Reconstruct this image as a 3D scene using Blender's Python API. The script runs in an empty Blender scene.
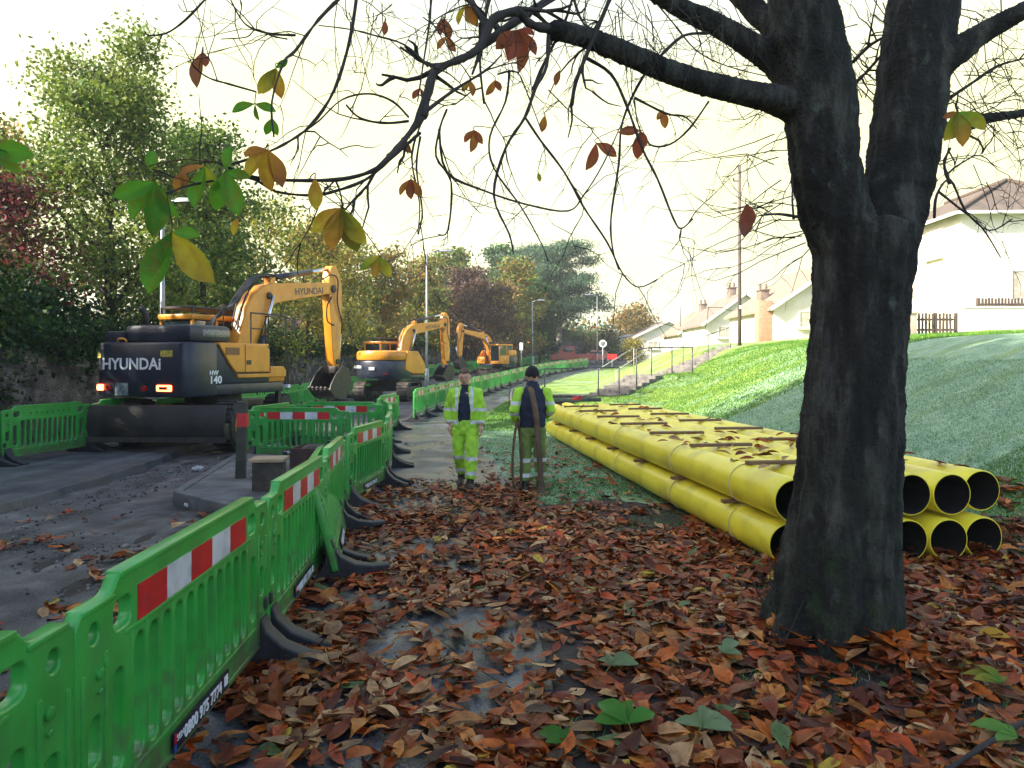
import bpy, bmesh, math, random
import numpy as np
from mathutils import Vector, Matrix, Euler
R = math.radians
SC = bpy.context.scene
COL = SC.collection

# ---------------------------------------------------------------- camera, sky, sun, exposure
F, HOR, CAMZ = 740.0, 361.0, 1.82          # focal length in pixels, horizon row, eye height
cam_data = bpy.data.cameras.new('camera')
cam = bpy.data.objects.new('camera', cam_data); COL.objects.link(cam)
cam.location = (0, 0, CAMZ); cam.rotation_euler = (R(90), 0, 0)
cam_data.sensor_width = 36; cam_data.lens = F / 1024 * 36
cam_data.shift_y = (HOR - 384) / 1024
cam_data.clip_start = 0.05; cam_data.clip_end = 3000
SC.camera = cam

SUN_DIR = Vector((-0.93, -0.36, 0)).normalized()   # towards the sun, on the ground
SUN_EL = R(33)
sun_data = bpy.data.lights.new('sun', 'SUN'); sun = bpy.data.objects.new('sun', sun_data); COL.objects.link(sun)
sun_data.energy = 5.0; sun_data.angle = R(0.5); sun_data.color = (1.0, 0.93, 0.78)
tos = Vector((SUN_DIR.x * math.cos(SUN_EL), SUN_DIR.y * math.cos(SUN_EL), math.sin(SUN_EL)))
sun.rotation_euler = tos.to_track_quat('Z', 'Y').to_euler(); sun.location = (0, 0, 40)

world = bpy.data.worlds.new('World'); SC.world = world; world.use_nodes = True
nt = world.node_tree; nt.nodes.clear()
N, L = nt.nodes.new, nt.links.new
out = N('ShaderNodeOutputWorld'); bg = N('ShaderNodeBackground'); sky = N('ShaderNodeTexSky')
sky.sky_type = 'NISHITA'; sky.sun_disc = False; sky.sun_elevation = SUN_EL
sky.sun_rotation = math.atan2(SUN_DIR.x, SUN_DIR.y) % (2 * math.pi)
sky.air_density = 1.0; sky.dust_density = 2.0; sky.ozone_density = 1.0
# a thin bright veil of high cloud, thicker towards the horizon
tc = N('ShaderNodeTexCoord'); sep = N('ShaderNodeSeparateXYZ'); L(tc.outputs['Generated'], sep.inputs[0])
ramp = N('ShaderNodeValToRGB'); L(sep.outputs['Z'], ramp.inputs[0])
ramp.color_ramp.elements[0].position = 0.0; ramp.color_ramp.elements[0].color = (1, 1, 1, 1)
ramp.color_ramp.elements[1].position = 0.58; ramp.color_ramp.elements[1].color = (0.0, 0.0, 0.0, 1)
e = ramp.color_ramp.elements.new(0.34); e.color = (0.82, 0.82, 0.82, 1)
noi = N('ShaderNodeTexNoise'); noi.inputs['Scale'].default_value = 2.2; noi.inputs['Detail'].default_value = 5
L(tc.outputs['Generated'], noi.inputs['Vector'])
mul = N('ShaderNodeMath'); mul.operation = 'MULTIPLY_ADD'; mul.inputs[1].default_value = 0.9; mul.inputs[2].default_value = -0.35
L(noi.outputs['Fac'], mul.inputs[0])
add = N('ShaderNodeMath'); add.operation = 'ADD'; add.use_clamp = True; L(ramp.outputs[0], add.inputs[0]); L(mul.outputs[0], add.inputs[1])
fr = N('ShaderNodeMapRange'); fr.inputs['From Min'].default_value = -.25; fr.inputs['From Max'].default_value = .45; L(sep.outputs['Y'], fr.inputs['Value'])   # the veil lies ahead, clear blue behind
fm = N('ShaderNodeMath'); fm.operation = 'MULTIPLY'; L(add.outputs[0], fm.inputs[0]); L(fr.outputs[0], fm.inputs[1])
mix = N('ShaderNodeMix'); mix.data_type = 'RGBA'; L(fm.outputs[0], mix.inputs['Factor']); L(sky.outputs[0], mix.inputs[6])
mix.inputs[7].default_value = (3.5, 3.4, 1.85, 1)
L(mix.outputs[2], bg.inputs[0]); bg.inputs[1].default_value = 0.15; L(bg.outputs[0], out.inputs[0])

SC.view_settings.view_transform = 'Standard'; SC.view_settings.look = 'None'
SC.view_settings.exposure = 1.6; SC.view_settings.gamma = 1.0
SC.cycles.max_bounces = 6; SC.cycles.transparent_max_bounces = 8
SC.cycles.use_denoising = True

# ---------------------------------------------------------------- ground shape
CY = np.array([-60, -10, 0, 3, 4.5, 6.6, 9.3, 11.3, 13.3, 15.3, 17.2, 19, 21, 23, 28, 34, 44, 51, 60, 72, 85, 100, 140, 300, 900.])
CX = np.array([-1.4, -1.4, -1.4, -1.42, -1.5, -1.65, -2.05, -1.95, -2.2, -2.5, -2.95, -3.2, -3.15, -3.05, -2.75, -2.15, -0.7, 1.0, 3.3, 7.2, 12, 18, 36, 110, 380.])
ZY = np.array([-60, -10, 3, 5, 10, 23, 34, 44, 51, 60, 74, 85, 110, 200, 400, 1200.])
ZZ = np.array([.05, .05, .05, .03, -.08, -.08, 0, .15, .45, .75, 1.15, 1.6, 2.3, 4, 8, 20.])
def c_of(y): return np.interp(y, CY, CX)
def zb(y): return np.interp(y, ZY, ZZ)
def H(x, y):
    x = np.asarray(x, float); y = np.asarray(y, float)
    b = zb(y); cx = c_of(y)
    xt = np.maximum(4.7, cx + 4.6); u = np.clip((x - xt) / 6.3, 0, 1); s = u * u * (3 - 2 * u) * .55 + u * .45
    top = 2.3 + .0125 * np.clip(y - 16, -20, 90)
    top = np.maximum(top, b)
    z = b + (top - b) * s + np.clip(x - xt - 6.3, 0, 7) * .075
    w = np.clip((x - (cx + 2.4)) / 2, 0, 1)
    z = z + w * (.035 * np.sin(x * 1.3 + .4 * y) * np.sin(y * .9) + .02 * np.sin(3.1 * x + 1.7 * y))
    # the bank is banked up to the edges of the stone steps
    dx, dy = 8.6, 10.3; L2 = dx * dx + dy * dy; tt = np.clip(((x - 3.7) * dx + (y - 29.3) * dy) / L2, 0, 1)
    px_, py_ = 3.7 + dx * tt, 29.3 + dy * tt; dd = np.hypot(x - px_, y - py_); side = ((x - 3.7) * dy - (y - 29.3) * dx) > 0
    tz = np.interp(tt, [0, .22, .40, 1], [.36, 1.16, 1.2, 2.62]); wn = np.clip((3.6 - dd) / 2.7, 0, 1); wf = np.clip((2.2 - dd) / 1.3, 0, 1); wn = wn * wn * (3 - 2 * wn)
    lift = np.where(side, wn * np.maximum(0, tz + .10 - z), wf * np.maximum(0, tz - .12 - z)); z = np.where(dd < .95, np.minimum(z + lift, tz - .16), z + lift * (dd < 6))
    # raised ground behind the stone wall
    z = z + np.clip((-(x) - 11.6 + np.clip(cx + 3.1, 0, 999)) / 1.5, 0, 1) * .7
    return z
def h(x, y): return float(H(x, y))
def W(px, py, d):                                   # point seen at px, py and d metres ahead
    return Vector(((px - 512) / F * d, d, CAMZ + (HOR - py) / F * d))

# ---------------------------------------------------------------- scene tree helpers
def prop(o, label=None, cat=None, group=None, kind=None):
    if label: o['label'] = label
    if cat: o['category'] = cat
    if group: o['group'] = group
    if kind: o['kind'] = kind
    return o
def empty(name, loc=(0, 0, 0), rz=0, label=None, cat=None, group=None):
    o = bpy.data.objects.new(name, None); COL.objects.link(o); o.empty_display_size = .2
    o.location = loc; o.rotation_euler = (0, 0, rz)
    return prop(o, label, cat, group)
def link(name, mesh, material=None, parent=None, smooth=False):
    o = bpy.data.objects.new(name, mesh); COL.objects.link(o)
    if material is not None and not mesh.materials: mesh.materials.append(material)
    if parent: o.parent = parent
    if smooth:
        mesh.polygons.foreach_set('use_smooth', [True] * len(mesh.polygons)); mesh.update()
    return o
def copy_tree(o, parent=None):
    c = o.copy(); COL.objects.link(c)
    if parent: c.parent = parent
    for ch in list(o.children): copy_tree(ch, c)
    return c

class MB:
    """collects shapes into one mesh"""
    def __init__(s): s.v = []; s.f = []; s.m = []
    def add(s, vs, fs, mi=0):
        k = len(s.v); s.v.extend([tuple(v) for v in vs]); s.f.extend([tuple(i + k for i in f) for f in fs]); s.m.extend([mi] * len(fs)); return s
    def box(s, c, d, rot=None, mi=0, taper=1.0):
        x, y, z = d[0] / 2, d[1] / 2, d[2] / 2
        vs = [Vector((sx * x * (taper if sz > 0 else 1), sy * y * (taper if sz > 0 else 1), sz * z)) for sx, sy, sz in ((-1,-1,-1),(1,-1,-1),(1,1,-1),(-1,1,-1),(-1,-1,1),(1,-1,1),(1,1,1),(-1,1,1))]
        if rot is not None: vs = [rot @ v for v in vs]
        c = Vector(c)
        return s.add([v + c for v in vs], [(0,3,2,1),(4,5,6,7),(0,1,5,4),(1,2,6,5),(2,3,7,6),(3,0,4,7)], mi)
    def bar(s, a, b, w, t, mi=0):
        a, b = Vector(a), Vector(b); d = b - a; q = d.to_track_quat('Z', 'Y').to_matrix()
        return s.box((a + b) / 2, (w, t, d.length), q, mi)
    def tube(s, pts, r, n=8, cap=True, mi=0):
        pts = [Vector(p) for p in pts]; m = len(pts)
        rs = r if isinstance(r, (list, tuple, np.ndarray)) else [r] * m
        up = None; rings = []
        for i, p in enumerate(pts):
            t = (pts[min(i + 1, m - 1)] - pts[max(i - 1, 0)]).normalized()
            if up is None:
                up = Vector((0, 0, 1)) if abs(t.z) < .9 else Vector((1, 0, 0))
            u = (up - t * up.dot(t))
            if u.length < 1e-4: u = t.orthogonal()
            u.normalize(); up = u; w = t.cross(u)
            rings.append([p + (u * math.cos(2 * math.pi * k / n) + w * math.sin(2 * math.pi * k / n)) * rs[i] for k in range(n)])
        vs = [v for rg in rings for v in rg]
        fs = [(i * n + k, i * n + (k + 1) % n, (i + 1) * n + (k + 1) % n, (i + 1) * n + k) for i in range(m - 1) for k in range(n)]
        if cap: fs += [tuple(range(n - 1, -1, -1)), tuple((m - 1) * n + k for k in range(n))]
        return s.add(vs, fs, mi)
    def cyl(s, a, b, r, n=16, mi=0): return s.tube([a, b], r, n, True, mi)
    def ball(s, c, r, sc=(1, 1, 1), seg=12, rings=8, mi=0):
        c = Vector(c); vs = [c + Vector((0, 0, r * sc[2]))]
        for i in range(1, rings):
            a = math.pi * i / rings
            for k in range(seg):
                b = 2 * math.pi * k / seg
                vs.append(c + Vector((r * sc[0] * math.sin(a) * math.cos(b), r * sc[1] * math.sin(a) * math.sin(b), r * sc[2] * math.cos(a))))
        vs.append(c - Vector((0, 0, r * sc[2])))
        fs = [(0, 1 + k, 1 + (k + 1) % seg) for k in range(seg)]
        for i in range(rings - 2):
            for k in range(seg):
                a0 = 1 + i * seg; fs.append((a0 + k, a0 + seg + k, a0 + seg + (k + 1) % seg, a0 + (k + 1) % seg))
        a0 = 1 + (rings - 2) * seg; fs += [(a0 + (k + 1) % seg, a0 + k, len(vs) - 1) for k in range(seg)]
        return s.add(vs, fs, mi)
    def mesh(s, name):
        me = bpy.data.meshes.new(name); me.from_pydata(s.v, [], s.f); me.update(); return me
    def build(s, name, material, parent=None, smooth=False, bevel=0, seg=2):
        me = s.mesh(name)
        mats = material if isinstance(material, (list, tuple)) else [material]
        for mt in mats: me.materials.append(mt)
        if len(mats) > 1: me.polygons.foreach_set('material_index', s.m)
        o = link(name, me, None, parent, smooth)
        if bevel:
            b = o.modifiers.new('b', 'BEVEL'); b.width = bevel; b.segments = seg; b.limit_method = 'ANGLE'; b.angle_limit = R(35)
            o = bake(o)
            o.data.polygons.foreach_set('use_smooth', [True] * len(o.data.polygons))
            try: o.data.set_sharp_from_angle(angle=R(40))
            except Exception: pass
        return o
def bake(o):
    dg = bpy.context.evaluated_depsgraph_get(); dg.update()
    me = bpy.data.meshes.new_from_object(o.evaluated_get(dg), depsgraph=dg)
    o.modifiers.clear(); o.data = me; return o
def profile(name, outline, holes, thick, bevel, material, parent=None, plane='XZ', off=0.0, res=2):
    """flat outline with holes, extruded to a real thickness with rounded edges"""
    cu = bpy.data.curves.new(name, 'CURVE'); cu.dimensions = '2D'; cu.fill_mode = 'BOTH'
    cu.extrude = thick / 2 - bevel; cu.bevel_depth = bevel; cu.bevel_resolution = res; cu.offset = -bevel
    for pl in [outline] + list(holes):
        sp = cu.splines.new('POLY'); sp.points.add(len(pl) - 1); sp.use_cyclic_u = True
        for i, p in enumerate(pl): sp.points[i].co = (p[0], p[1], 0, 1)
    t = bpy.data.objects.new('t', cu); COL.objects.link(t)
    dg = bpy.context.evaluated_depsgraph_get(); dg.update()
    me = bpy.data.meshes.new_from_object(t.evaluated_get(dg), depsgraph=dg)
    bpy.data.objects.remove(t); bpy.data.curves.remove(cu)
    if plane == 'XZ': M = Matrix(((1,0,0,0),(0,0,-1,off),(0,1,0,0),(0,0,0,1)))
    elif plane == 'YZ': M = Matrix(((0,0,1,off),(1,0,0,0),(0,1,0,0),(0,0,0,1)))
    else: M = Matrix.Translation((0, 0, off))
    me.transform(M); me.materials.clear(); me.materials.append(material); me.name = name
    o = link(name, me, None, parent)
    me.polygons.foreach_set('use_smooth', [True] * len(me.polygons))
    try: me.set_sharp_from_angle(angle=R(35))
    except Exception: pass
    return o
def rrect(x0, z0, x1, z1, r, n=4):
    r = min(r, (x1 - x0) / 2 - 1e-4, (z1 - z0) / 2 - 1e-4); pts = []
    for cx, cz, a0 in ((x1 - r, z1 - r, 0), (x0 + r, z1 - r, 90), (x0 + r, z0 + r, 180), (x1 - r, z0 + r, 270)):
        for k in range(n + 1):
            a = R(a0 + 90 * k / n); pts.append((cx + r * math.cos(a), cz + r * math.sin(a)))
    return pts
def lettering(name, text, size, material, parent, M, bold=0.0, sx=1.0):
    cu = bpy.data.curves.new(name, 'FONT'); cu.body = text; cu.size = size; cu.align_x = 'CENTER'; cu.align_y = 'CENTER'
    cu.extrude = .002; cu.offset = bold; cu.resolution_u = 3
    t = bpy.data.objects.new('t', cu); COL.objects.link(t)
    dg = bpy.context.evaluated_depsgraph_get(); dg.update()
    me = bpy.data.meshes.new_from_object(t.evaluated_get(dg), depsgraph=dg)
    bpy.data.objects.remove(t); bpy.data.curves.remove(cu)
    me.transform(M @ Matrix.Diagonal((sx, 1, 1, 1))); me.materials.clear(); me.materials.append(material)
    return link(name, me, None, parent)

# ---------------------------------------------------------------- materials
def mat(name, c1, c2=None, rough=.6, scale=6., bump=0., bscale=None, metal=0., spec=.5, detail=6, coord='Object',
        stretch=(1, 1, 1), lo=.35, hi=.65, dirt=None, dirt_amt=.5, dirt_scale=2., attr=None, transl=0., emit=None, estr=0, coat=0.):
    m = bpy.data.materials.new(name); m.use_nodes = True; nt = m.node_tree; N, L = nt.nodes.new, nt.links.new
    p = nt.nodes['Principled BSDF']; p.inputs['Roughness'].default_value = rough; p.inputs['Metallic'].default_value = metal
    p.inputs['Specular IOR Level'].default_value = spec; p.inputs['Coat Weight'].default_value = coat
    tc = N('ShaderNodeTexCoord'); mp = N('ShaderNodeMapping'); mp.inputs['Scale'].default_value = stretch; L(tc.outputs[coord], mp.inputs[0])
    def noise(sc, det=detail):
        n = N('ShaderNodeTexNoise'); n.inputs['Scale'].default_value = sc; n.inputs['Detail'].default_value = det; L(mp.outputs[0], n.inputs['Vector']); return n
    def mixc(fac, a, b):
        x = N('ShaderNodeMix'); x.data_type = 'RGBA'
        if isinstance(fac, float): x.inputs[0].default_value = fac
        else: L(fac, x.inputs[0])
        for s, v in ((6, a), (7, b)):
            if isinstance(v, tuple): x.inputs[s].default_value = (*v[:3], 1)
            else: L(v, x.inputs[s])
        return x.outputs[2]
    col = tuple(c1)
    if attr:
        a = N('ShaderNodeAttribute'); a.attribute_name = attr; col = a.outputs['Color']
    if c2 is not None:
        n = noise(scale); mr = N('ShaderNodeMapRange'); mr.inputs['From Min'].default_value = lo; mr.inputs['From Max'].default_value = hi
        L(n.outputs['Fac'], mr.inputs['Value']); col = mixc(mr.outputs[0], col, tuple(c2))
    if dirt is not None:
        n = noise(dirt_scale, 8); mr = N('ShaderNodeMapRange'); mr.inputs['From Min'].default_value = .48; mr.inputs['From Max'].default_value = .72; mr.inputs['To Max'].default_value = dirt_amt
        L(n.outputs['Fac'], mr.inputs['Value']); col = mixc(mr.outputs[0], col, tuple(dirt))
    if isinstance(col, tuple): p.inputs['Base Color'].default_value = (*col, 1)
    else: L(col, p.inputs['Base Color'])
    if bump:
        n = noise(bscale or scale * 3); b = N('ShaderNodeBump'); b.inputs['Strength'].default_value = bump; b.inputs['Distance'].default_value = .02
        L(n.outputs['Fac'], b.inputs['Height']); L(b.outputs[0], p.inputs['Normal'])
    if emit: p.inputs['Emission Color'].default_value = (*emit, 1); p.inputs['Emission Strength'].default_value = estr
    if transl:
        t = N('ShaderNodeBsdfTranslucent'); ms = N('ShaderNodeMixShader'); ms.inputs[0].default_value = transl
        if isinstance(col, tuple): t.inputs[0].default_value = (*col, 1)
        else: L(col, t.inputs[0])
        L(p.outputs[0], ms.inputs[1]); L(t.outputs[0], ms.inputs[2]); L(ms.outputs[0], nt.nodes['Material Output'].inputs[0])
    return m
M = {}
M['green'] = mat('green_plastic', (.026, .31, .040), (.045, .37, .065), rough=.30, scale=3, bump=.06, bscale=40, dirt=(.05, .16, .05), dirt_amt=.55, dirt_scale=4)
def weather(m):
    # each panel a little different in shade, with dried mud splashed up from the ground
    nt = m.node_tree; N, L = nt.nodes.new, nt.links.new; p = nt.nodes['Principled BSDF']; src = p.inputs['Base Color'].links[0].from_socket
    oi = N('ShaderNodeObjectInfo'); hs = N('ShaderNodeHueSaturation'); L(src, hs.inputs['Color'])
    mr = N('ShaderNodeMapRange'); mr.inputs['To Min'].default_value = .78; mr.inputs['To Max'].default_value = 1.15; L(oi.outputs['Random'], mr.inputs['Value']); L(mr.outputs[0], hs.inputs['Value'])
    tc = N('ShaderNodeTexCoord'); sp = N('ShaderNodeSeparateXYZ'); L(tc.outputs['Object'], sp.inputs[0]); no = N('ShaderNodeTexNoise'); no.inputs['Scale'].default_value = 9; no.inputs['Detail'].default_value = 10
    ad = N('ShaderNodeVectorMath'); L(tc.outputs['Object'], ad.inputs[0]); L(oi.outputs['Location'], ad.inputs[1]); L(ad.outputs[0], no.inputs['Vector'])
    z = N('ShaderNodeMapRange'); z.inputs['From Min'].default_value = .55; z.inputs['From Max'].default_value = .05; z.inputs['To Max'].default_value = .42; z.clamp = True; L(sp.outputs['Z'], z.inputs['Value'])
    a = N('ShaderNodeMath'); L(no.outputs['Fac'], a.inputs[0]); L(z.outputs[0], a.inputs[1]); f = N('ShaderNodeMapRange'); f.inputs['From Min'].default_value = .62; f.inputs['From Max'].default_value = .92; f.inputs['To Max'].default_value = .75; L(a.outputs[0], f.inputs['Value'])
    mx = N('ShaderNodeMix'); mx.data_type = 'RGBA'; L(f.outputs[0], mx.inputs[0]); L(hs.outputs[0], mx.inputs[6]); mx.inputs[7].default_value = (.09, .075, .05, 1); L(mx.outputs[2], p.inputs['Base Color'])
weather(M['green'])
M['rubber'] = mat('black_rubber', (.010, .010, .013), (.022, .022, .028), rough=.6, scale=9, bump=.2, bscale=60)
M['red_ref'] = mat('red_reflective', (.55, .012, .02), (.45, .01, .015), rough=.35, scale=8, dirt=(.12, .03, .03), dirt_amt=.4, dirt_scale=9)
M['white_ref'] = mat('white_reflective', (.62, .64, .68), (.52, .54, .58), rough=.35, scale=8, dirt=(.2, .2, .18), dirt_amt=.5, dirt_scale=9)
M['plate'] = mat('black_plate', (.012, .012, .03), rough=.35)
M['white'] = mat('white_letter', (.75, .76, .8), rough=.4)
M['blue'] = mat('blue_print', (.02, .07, .35), rough=.4)
M['yellow'] = mat('digger_yellow', (.72, .29, .025), (.64, .24, .02), rough=.32, scale=2.5, dirt=(.22, .12, .05), dirt_amt=.55, dirt_scale=2.2, bump=.03, bscale=30)
M['navy'] = mat('dark_blue_grey_paint', (.010, .014, .030), (.018, .024, .045), rough=.36, scale=2, dirt=(.07, .065, .06), dirt_amt=.45, dirt_scale=2.6, bump=.04, bscale=25)
M['dark'] = mat('dark_metal', (.012, .012, .014), (.04, .033, .028), rough=.55, scale=6, bump=.2, bscale=30)
M['mud'] = mat('muddy_metal', (.03, .025, .022), (.10, .075, .055), rough=.75, scale=4, bump=.5, bscale=18)
M['chrome'] = mat('chrome_rod', (.75, .76, .8), rough=.18, metal=1.)
M['glass'] = mat('dark_glass', (.02, .03, .035), rough=.06, spec=.8)
M['tyre'] = mat('tyre_rubber', (.015, .015, .016), (.05, .042, .036), rough=.8, scale=7, bump=.4, bscale=22)
M['lamp_red'] = mat('red_lamp_lit', (.9, .05, .02), rough=.3, emit=(1., .12, .04), estr=5)
M['lamp_core'] = mat('lamp_core_lit', (.9, .2, .1), rough=.3, emit=(1., .75, .55), estr=7)
M['lamp_off'] = mat('red_lamp', (.25, .01, .01), rough=.3)
M['sticker'] = mat('yellow_sticker', (.62, .5, .06), (.2, .17, .05), rough=.5, scale=30)
# ---------------------------------------------------------------- ground, road, path
def sheet(name, xs_of, ys, zoff, material, kind='structure', hf=None):
    vs = []; n = None
    for y in ys:
        xs = np.asarray(xs_of(y), float); n = len(xs)
        z = (hf or H)(xs, np.full(n, y)) + zoff
        vs += [(x, y, zz) for x, zz in zip(xs, z)]
    fs = [(j * n + i, j * n + i + 1, (j + 1) * n + i + 1, (j + 1) * n + i) for j in range(len(ys) - 1) for i in range(n - 1)]
    mb = MB(); mb.v = vs; mb.f = fs; mb.m = [0] * len(fs)
    o = mb.build(name, material, None, True); o['kind'] = kind; return o
YS = np.concatenate([np.arange(-40, 0, 2), np.arange(0, 36, .25), np.arange(36, 70, .5), np.arange(70, 130, 2), np.arange(130, 420, 15), [500, 700, 1000, 1500]])
TR = np.concatenate([[2.05], 2.05 + np.cumsum(np.concatenate([np.full(70, .22), np.full(10, .8), np.full(8, 4), np.full(8, 20), [100, 200, 400]]))])
TL = np.concatenate([[-900, -400, -200, -120, -80, -50, -35, -25, -20, -17, -15], np.arange(-14, 2.0, .5), [2.0, 2.5]])

def ground_mat():
    m = bpy.data.materials.new('frosty_grass'); m.use_nodes = True; nt = m.node_tree; N, L = nt.nodes.new, nt.links.new
    p = nt.nodes['Principled BSDF']; p.inputs['Roughness'].default_value = .85; p.inputs['Specular IOR Level'].default_value = .25
    tc = N('ShaderNodeTexCoord')
    def noise(s, d=6, st=None):
        n = N('ShaderNodeTexNoise'); n.inputs['Scale'].default_value = s; n.inputs['Detail'].default_value = d
        if st:
            mp = N('ShaderNodeMapping'); mp.inputs['Scale'].default_value = st; mp.inputs['Rotation'].default_value = (0, 0, R(-22)); L(tc.outputs['Object'], mp.inputs[0]); L(mp.outputs[0], n.inputs['Vector'])
        else: L(tc.outputs['Object'], n.inputs['Vector'])
        return n.outputs['Fac']
    def ramp(f, pts):
        r = N('ShaderNodeValToRGB'); L(f, r.inputs[0]); e = r.color_ramp.elements
        while len(e) < len(pts): e.new(.5)
        for k, (a, c) in enumerate(pts): e[k].position = a; e[k].color = (*c, 1)
        return r.outputs[0]
    def mixc(f, a, b):
        x = N('ShaderNodeMix'); x.data_type = 'RGBA'; L(f, x.inputs[0]); L(a, x.inputs[6]); L(b, x.inputs[7]); return x.outputs[2]
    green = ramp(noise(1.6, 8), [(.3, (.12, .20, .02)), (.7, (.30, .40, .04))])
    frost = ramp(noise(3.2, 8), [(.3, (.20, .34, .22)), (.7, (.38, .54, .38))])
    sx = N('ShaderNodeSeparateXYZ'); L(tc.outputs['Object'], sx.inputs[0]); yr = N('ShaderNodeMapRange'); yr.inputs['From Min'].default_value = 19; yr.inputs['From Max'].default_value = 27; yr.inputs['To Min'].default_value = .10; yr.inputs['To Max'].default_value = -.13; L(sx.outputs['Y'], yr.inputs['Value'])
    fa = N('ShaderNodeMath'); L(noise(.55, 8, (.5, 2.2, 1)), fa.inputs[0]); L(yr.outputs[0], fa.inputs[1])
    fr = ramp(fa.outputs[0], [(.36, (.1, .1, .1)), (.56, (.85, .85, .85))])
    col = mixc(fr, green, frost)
    fine = ramp(noise(42, 4), [(.3, (.45, .45, .45)), (.7, (1.25, 1.25, 1.25))])
    mm = N('ShaderNodeMix'); mm.data_type = 'RGBA'; mm.blend_type = 'MULTIPLY'; mm.inputs[0].default_value = 1; L(col, mm.inputs[6]); L(fine, mm.inputs[7])
    L(mm.outputs[2], p.inputs['Base Color'])
    b = N('ShaderNodeBump'); b.inputs['Strength'].default_value = .9; b.inputs['Distance'].default_value = .06; L(noise(16, 8), b.inputs['Height']); L(b.outputs[0], p.inputs['Normal'])
    return m
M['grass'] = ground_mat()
M['earth'] = mat('dark_earth', (.018, .013, .010), (.045, .032, .022), rough=.9, scale=3, bump=.8, bscale=20)
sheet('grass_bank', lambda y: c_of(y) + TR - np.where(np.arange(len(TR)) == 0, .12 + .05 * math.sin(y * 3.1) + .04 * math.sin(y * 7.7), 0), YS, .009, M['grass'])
sheet('ground', lambda y: c_of(y) + TL, YS, -.03, M['earth'])

def asphalt(name, c1, c2, c3, rough=(.35, .9), sc=1.2):
    m = bpy.data.materials.new(name); m.use_nodes = True; nt = m.node_tree; N, L = nt.nodes.new, nt.links.new
    p = nt.nodes['Principled BSDF']; tc = N('ShaderNodeTexCoord')
    def noise(s, d=8, st=None):
        n = N('ShaderNodeTexNoise'); n.inputs['Scale'].default_value = s; n.inputs['Detail'].default_value = d
        if st:
            mp = N('ShaderNodeMapping'); mp.inputs['Scale'].default_value = st; L(tc.outputs['Object'], mp.inputs[0]); L(mp.outputs[0], n.inputs['Vector'])
        else: L(tc.outputs['Object'], n.inputs['Vector'])
        return n.outputs['Fac']
    def ramp(f, pts):
        r = N('ShaderNodeValToRGB'); L(f, r.inputs[0]); e = r.color_ramp.elements
        while len(e) < len(pts): e.new(.5)
        for k, (a, c) in enumerate(pts): e[k].position = a; e[k].color = (*c, 1)
        return r.outputs[0]
    base = ramp(noise(sc, 10), [(.32, c1), (.52, c2), (.72, c3)])
    streak = ramp(noise(1.5, 6, (2.2, .25, 1)), [(.35, (.6, .6, .6)), (.65, (1.3, 1.3, 1.3))])
    grit = ramp(noise(70, 3), [(.35, (.55, .55, .55)), (.68, (1.5, 1.5, 1.5))])
    x = base
    for q in (streak, grit):
        mm = N('ShaderNodeMix'); mm.data_type = 'RGBA'; mm.blend_type = 'MULTIPLY'; mm.inputs[0].default_value = 1; L(x, mm.inputs[6]); L(q, mm.inputs[7]); x = mm.outputs[2]
    L(x, p.inputs['Base Color'])
    L(ramp(noise(.9, 6), [(.4, (rough[0],) * 3), (.62, (rough[1],) * 3)]), p.inputs['Roughness'])
    b = N('ShaderNodeBump'); b.inputs['Strength'].default_value = .7; b.inputs['Distance'].default_value = .012; L(noise(38, 6), b.inputs['Height']); L(b.outputs[0], p.inputs['Normal'])
    return m
M['path'] = asphalt('wet_path_asphalt', (.030, .034, .042), (.055, .062, .075), (.085, .093, .108), (.22, .55))
M['road'] = asphalt('road_surface', (.035, .036, .04), (.065, .066, .072), (.10, .10, .105), (.5, .9))
M['backfill'] = asphalt('backfill_gravel', (.032, .028, .026), (.075, .070, .066), (.13, .125, .12), (.6, .95), 2.2)
M['concrete'] = mat('concrete', (.16, .155, .15), (.08, .078, .075), rough=.85, scale=2.5, bump=.4, bscale=40, dirt=(.04, .036, .03), dirt_amt=.7, dirt_scale=1.6)
M['kerb'] = mat('kerb_stone', (.13, .13, .125), (.07, .07, .07), rough=.8, scale=5, bump=.4, bscale=30)
def cx_s(y): return c_of(y)
sheet('footpath', lambda y: c_of(y) + np.linspace(-.35, 2.02, 9), [y for y in YS if -10 <= y <= 420], .006, M['path'])
def road_l(y): return c_of(y) + np.linspace(-6.7 + np.interp(y, [0, 20, 45, 60], [-.6, 0, -1.0, 0]), -.352, 14)
sheet('road', road_l, [y for y in YS if 18.5 <= y <= 420], .004, M['road'])
bumpf = lambda x, y: H(x, y) + .018 * np.sin(x * 5.1 + y * 1.2) * np.sin(y * 3.3 - x) + .012 * np.sin(x * 11 + 2 * y)
sheet('trench_backfill', lambda y: np.linspace(-6.9, min(c_of(y) - .352, -1.3), 34), [y for y in np.arange(-6, 18.8, .2)], -.012, M['backfill'], hf=bumpf)
# the older road surface left standing a step higher along the wall
mb = MB()
ys = np.arange(-6, 18.6, .35); rng = np.random.RandomState(4); edge = -6.38 + rng.uniform(-.05, .05, len(ys)) + np.interp(ys, [0, 8, 13, 15, 18.6], [.25, .1, -.05, -.35, -.6])
xsx = np.linspace(0, 1, 8)
vs = []
for y, e in zip(ys, edge):
    for t in xsx:
        x = -10.6 + t * (e + 10.6); vs.append((x, y, h(x, y) + .10))
    vs.append((e + .035, y, h(e, y) - .05))
n = 9; fs = [(j * n + i, j * n + i + 1, (j + 1) * n + i + 1, (j + 1) * n + i) for j in range(len(ys) - 1) for i in range(n - 1)]
mb.v = vs; mb.f = fs; mb.m = [0] * len(fs); o = mb.build('old_road_surface', M['road']); o['kind'] = 'structure'
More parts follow.
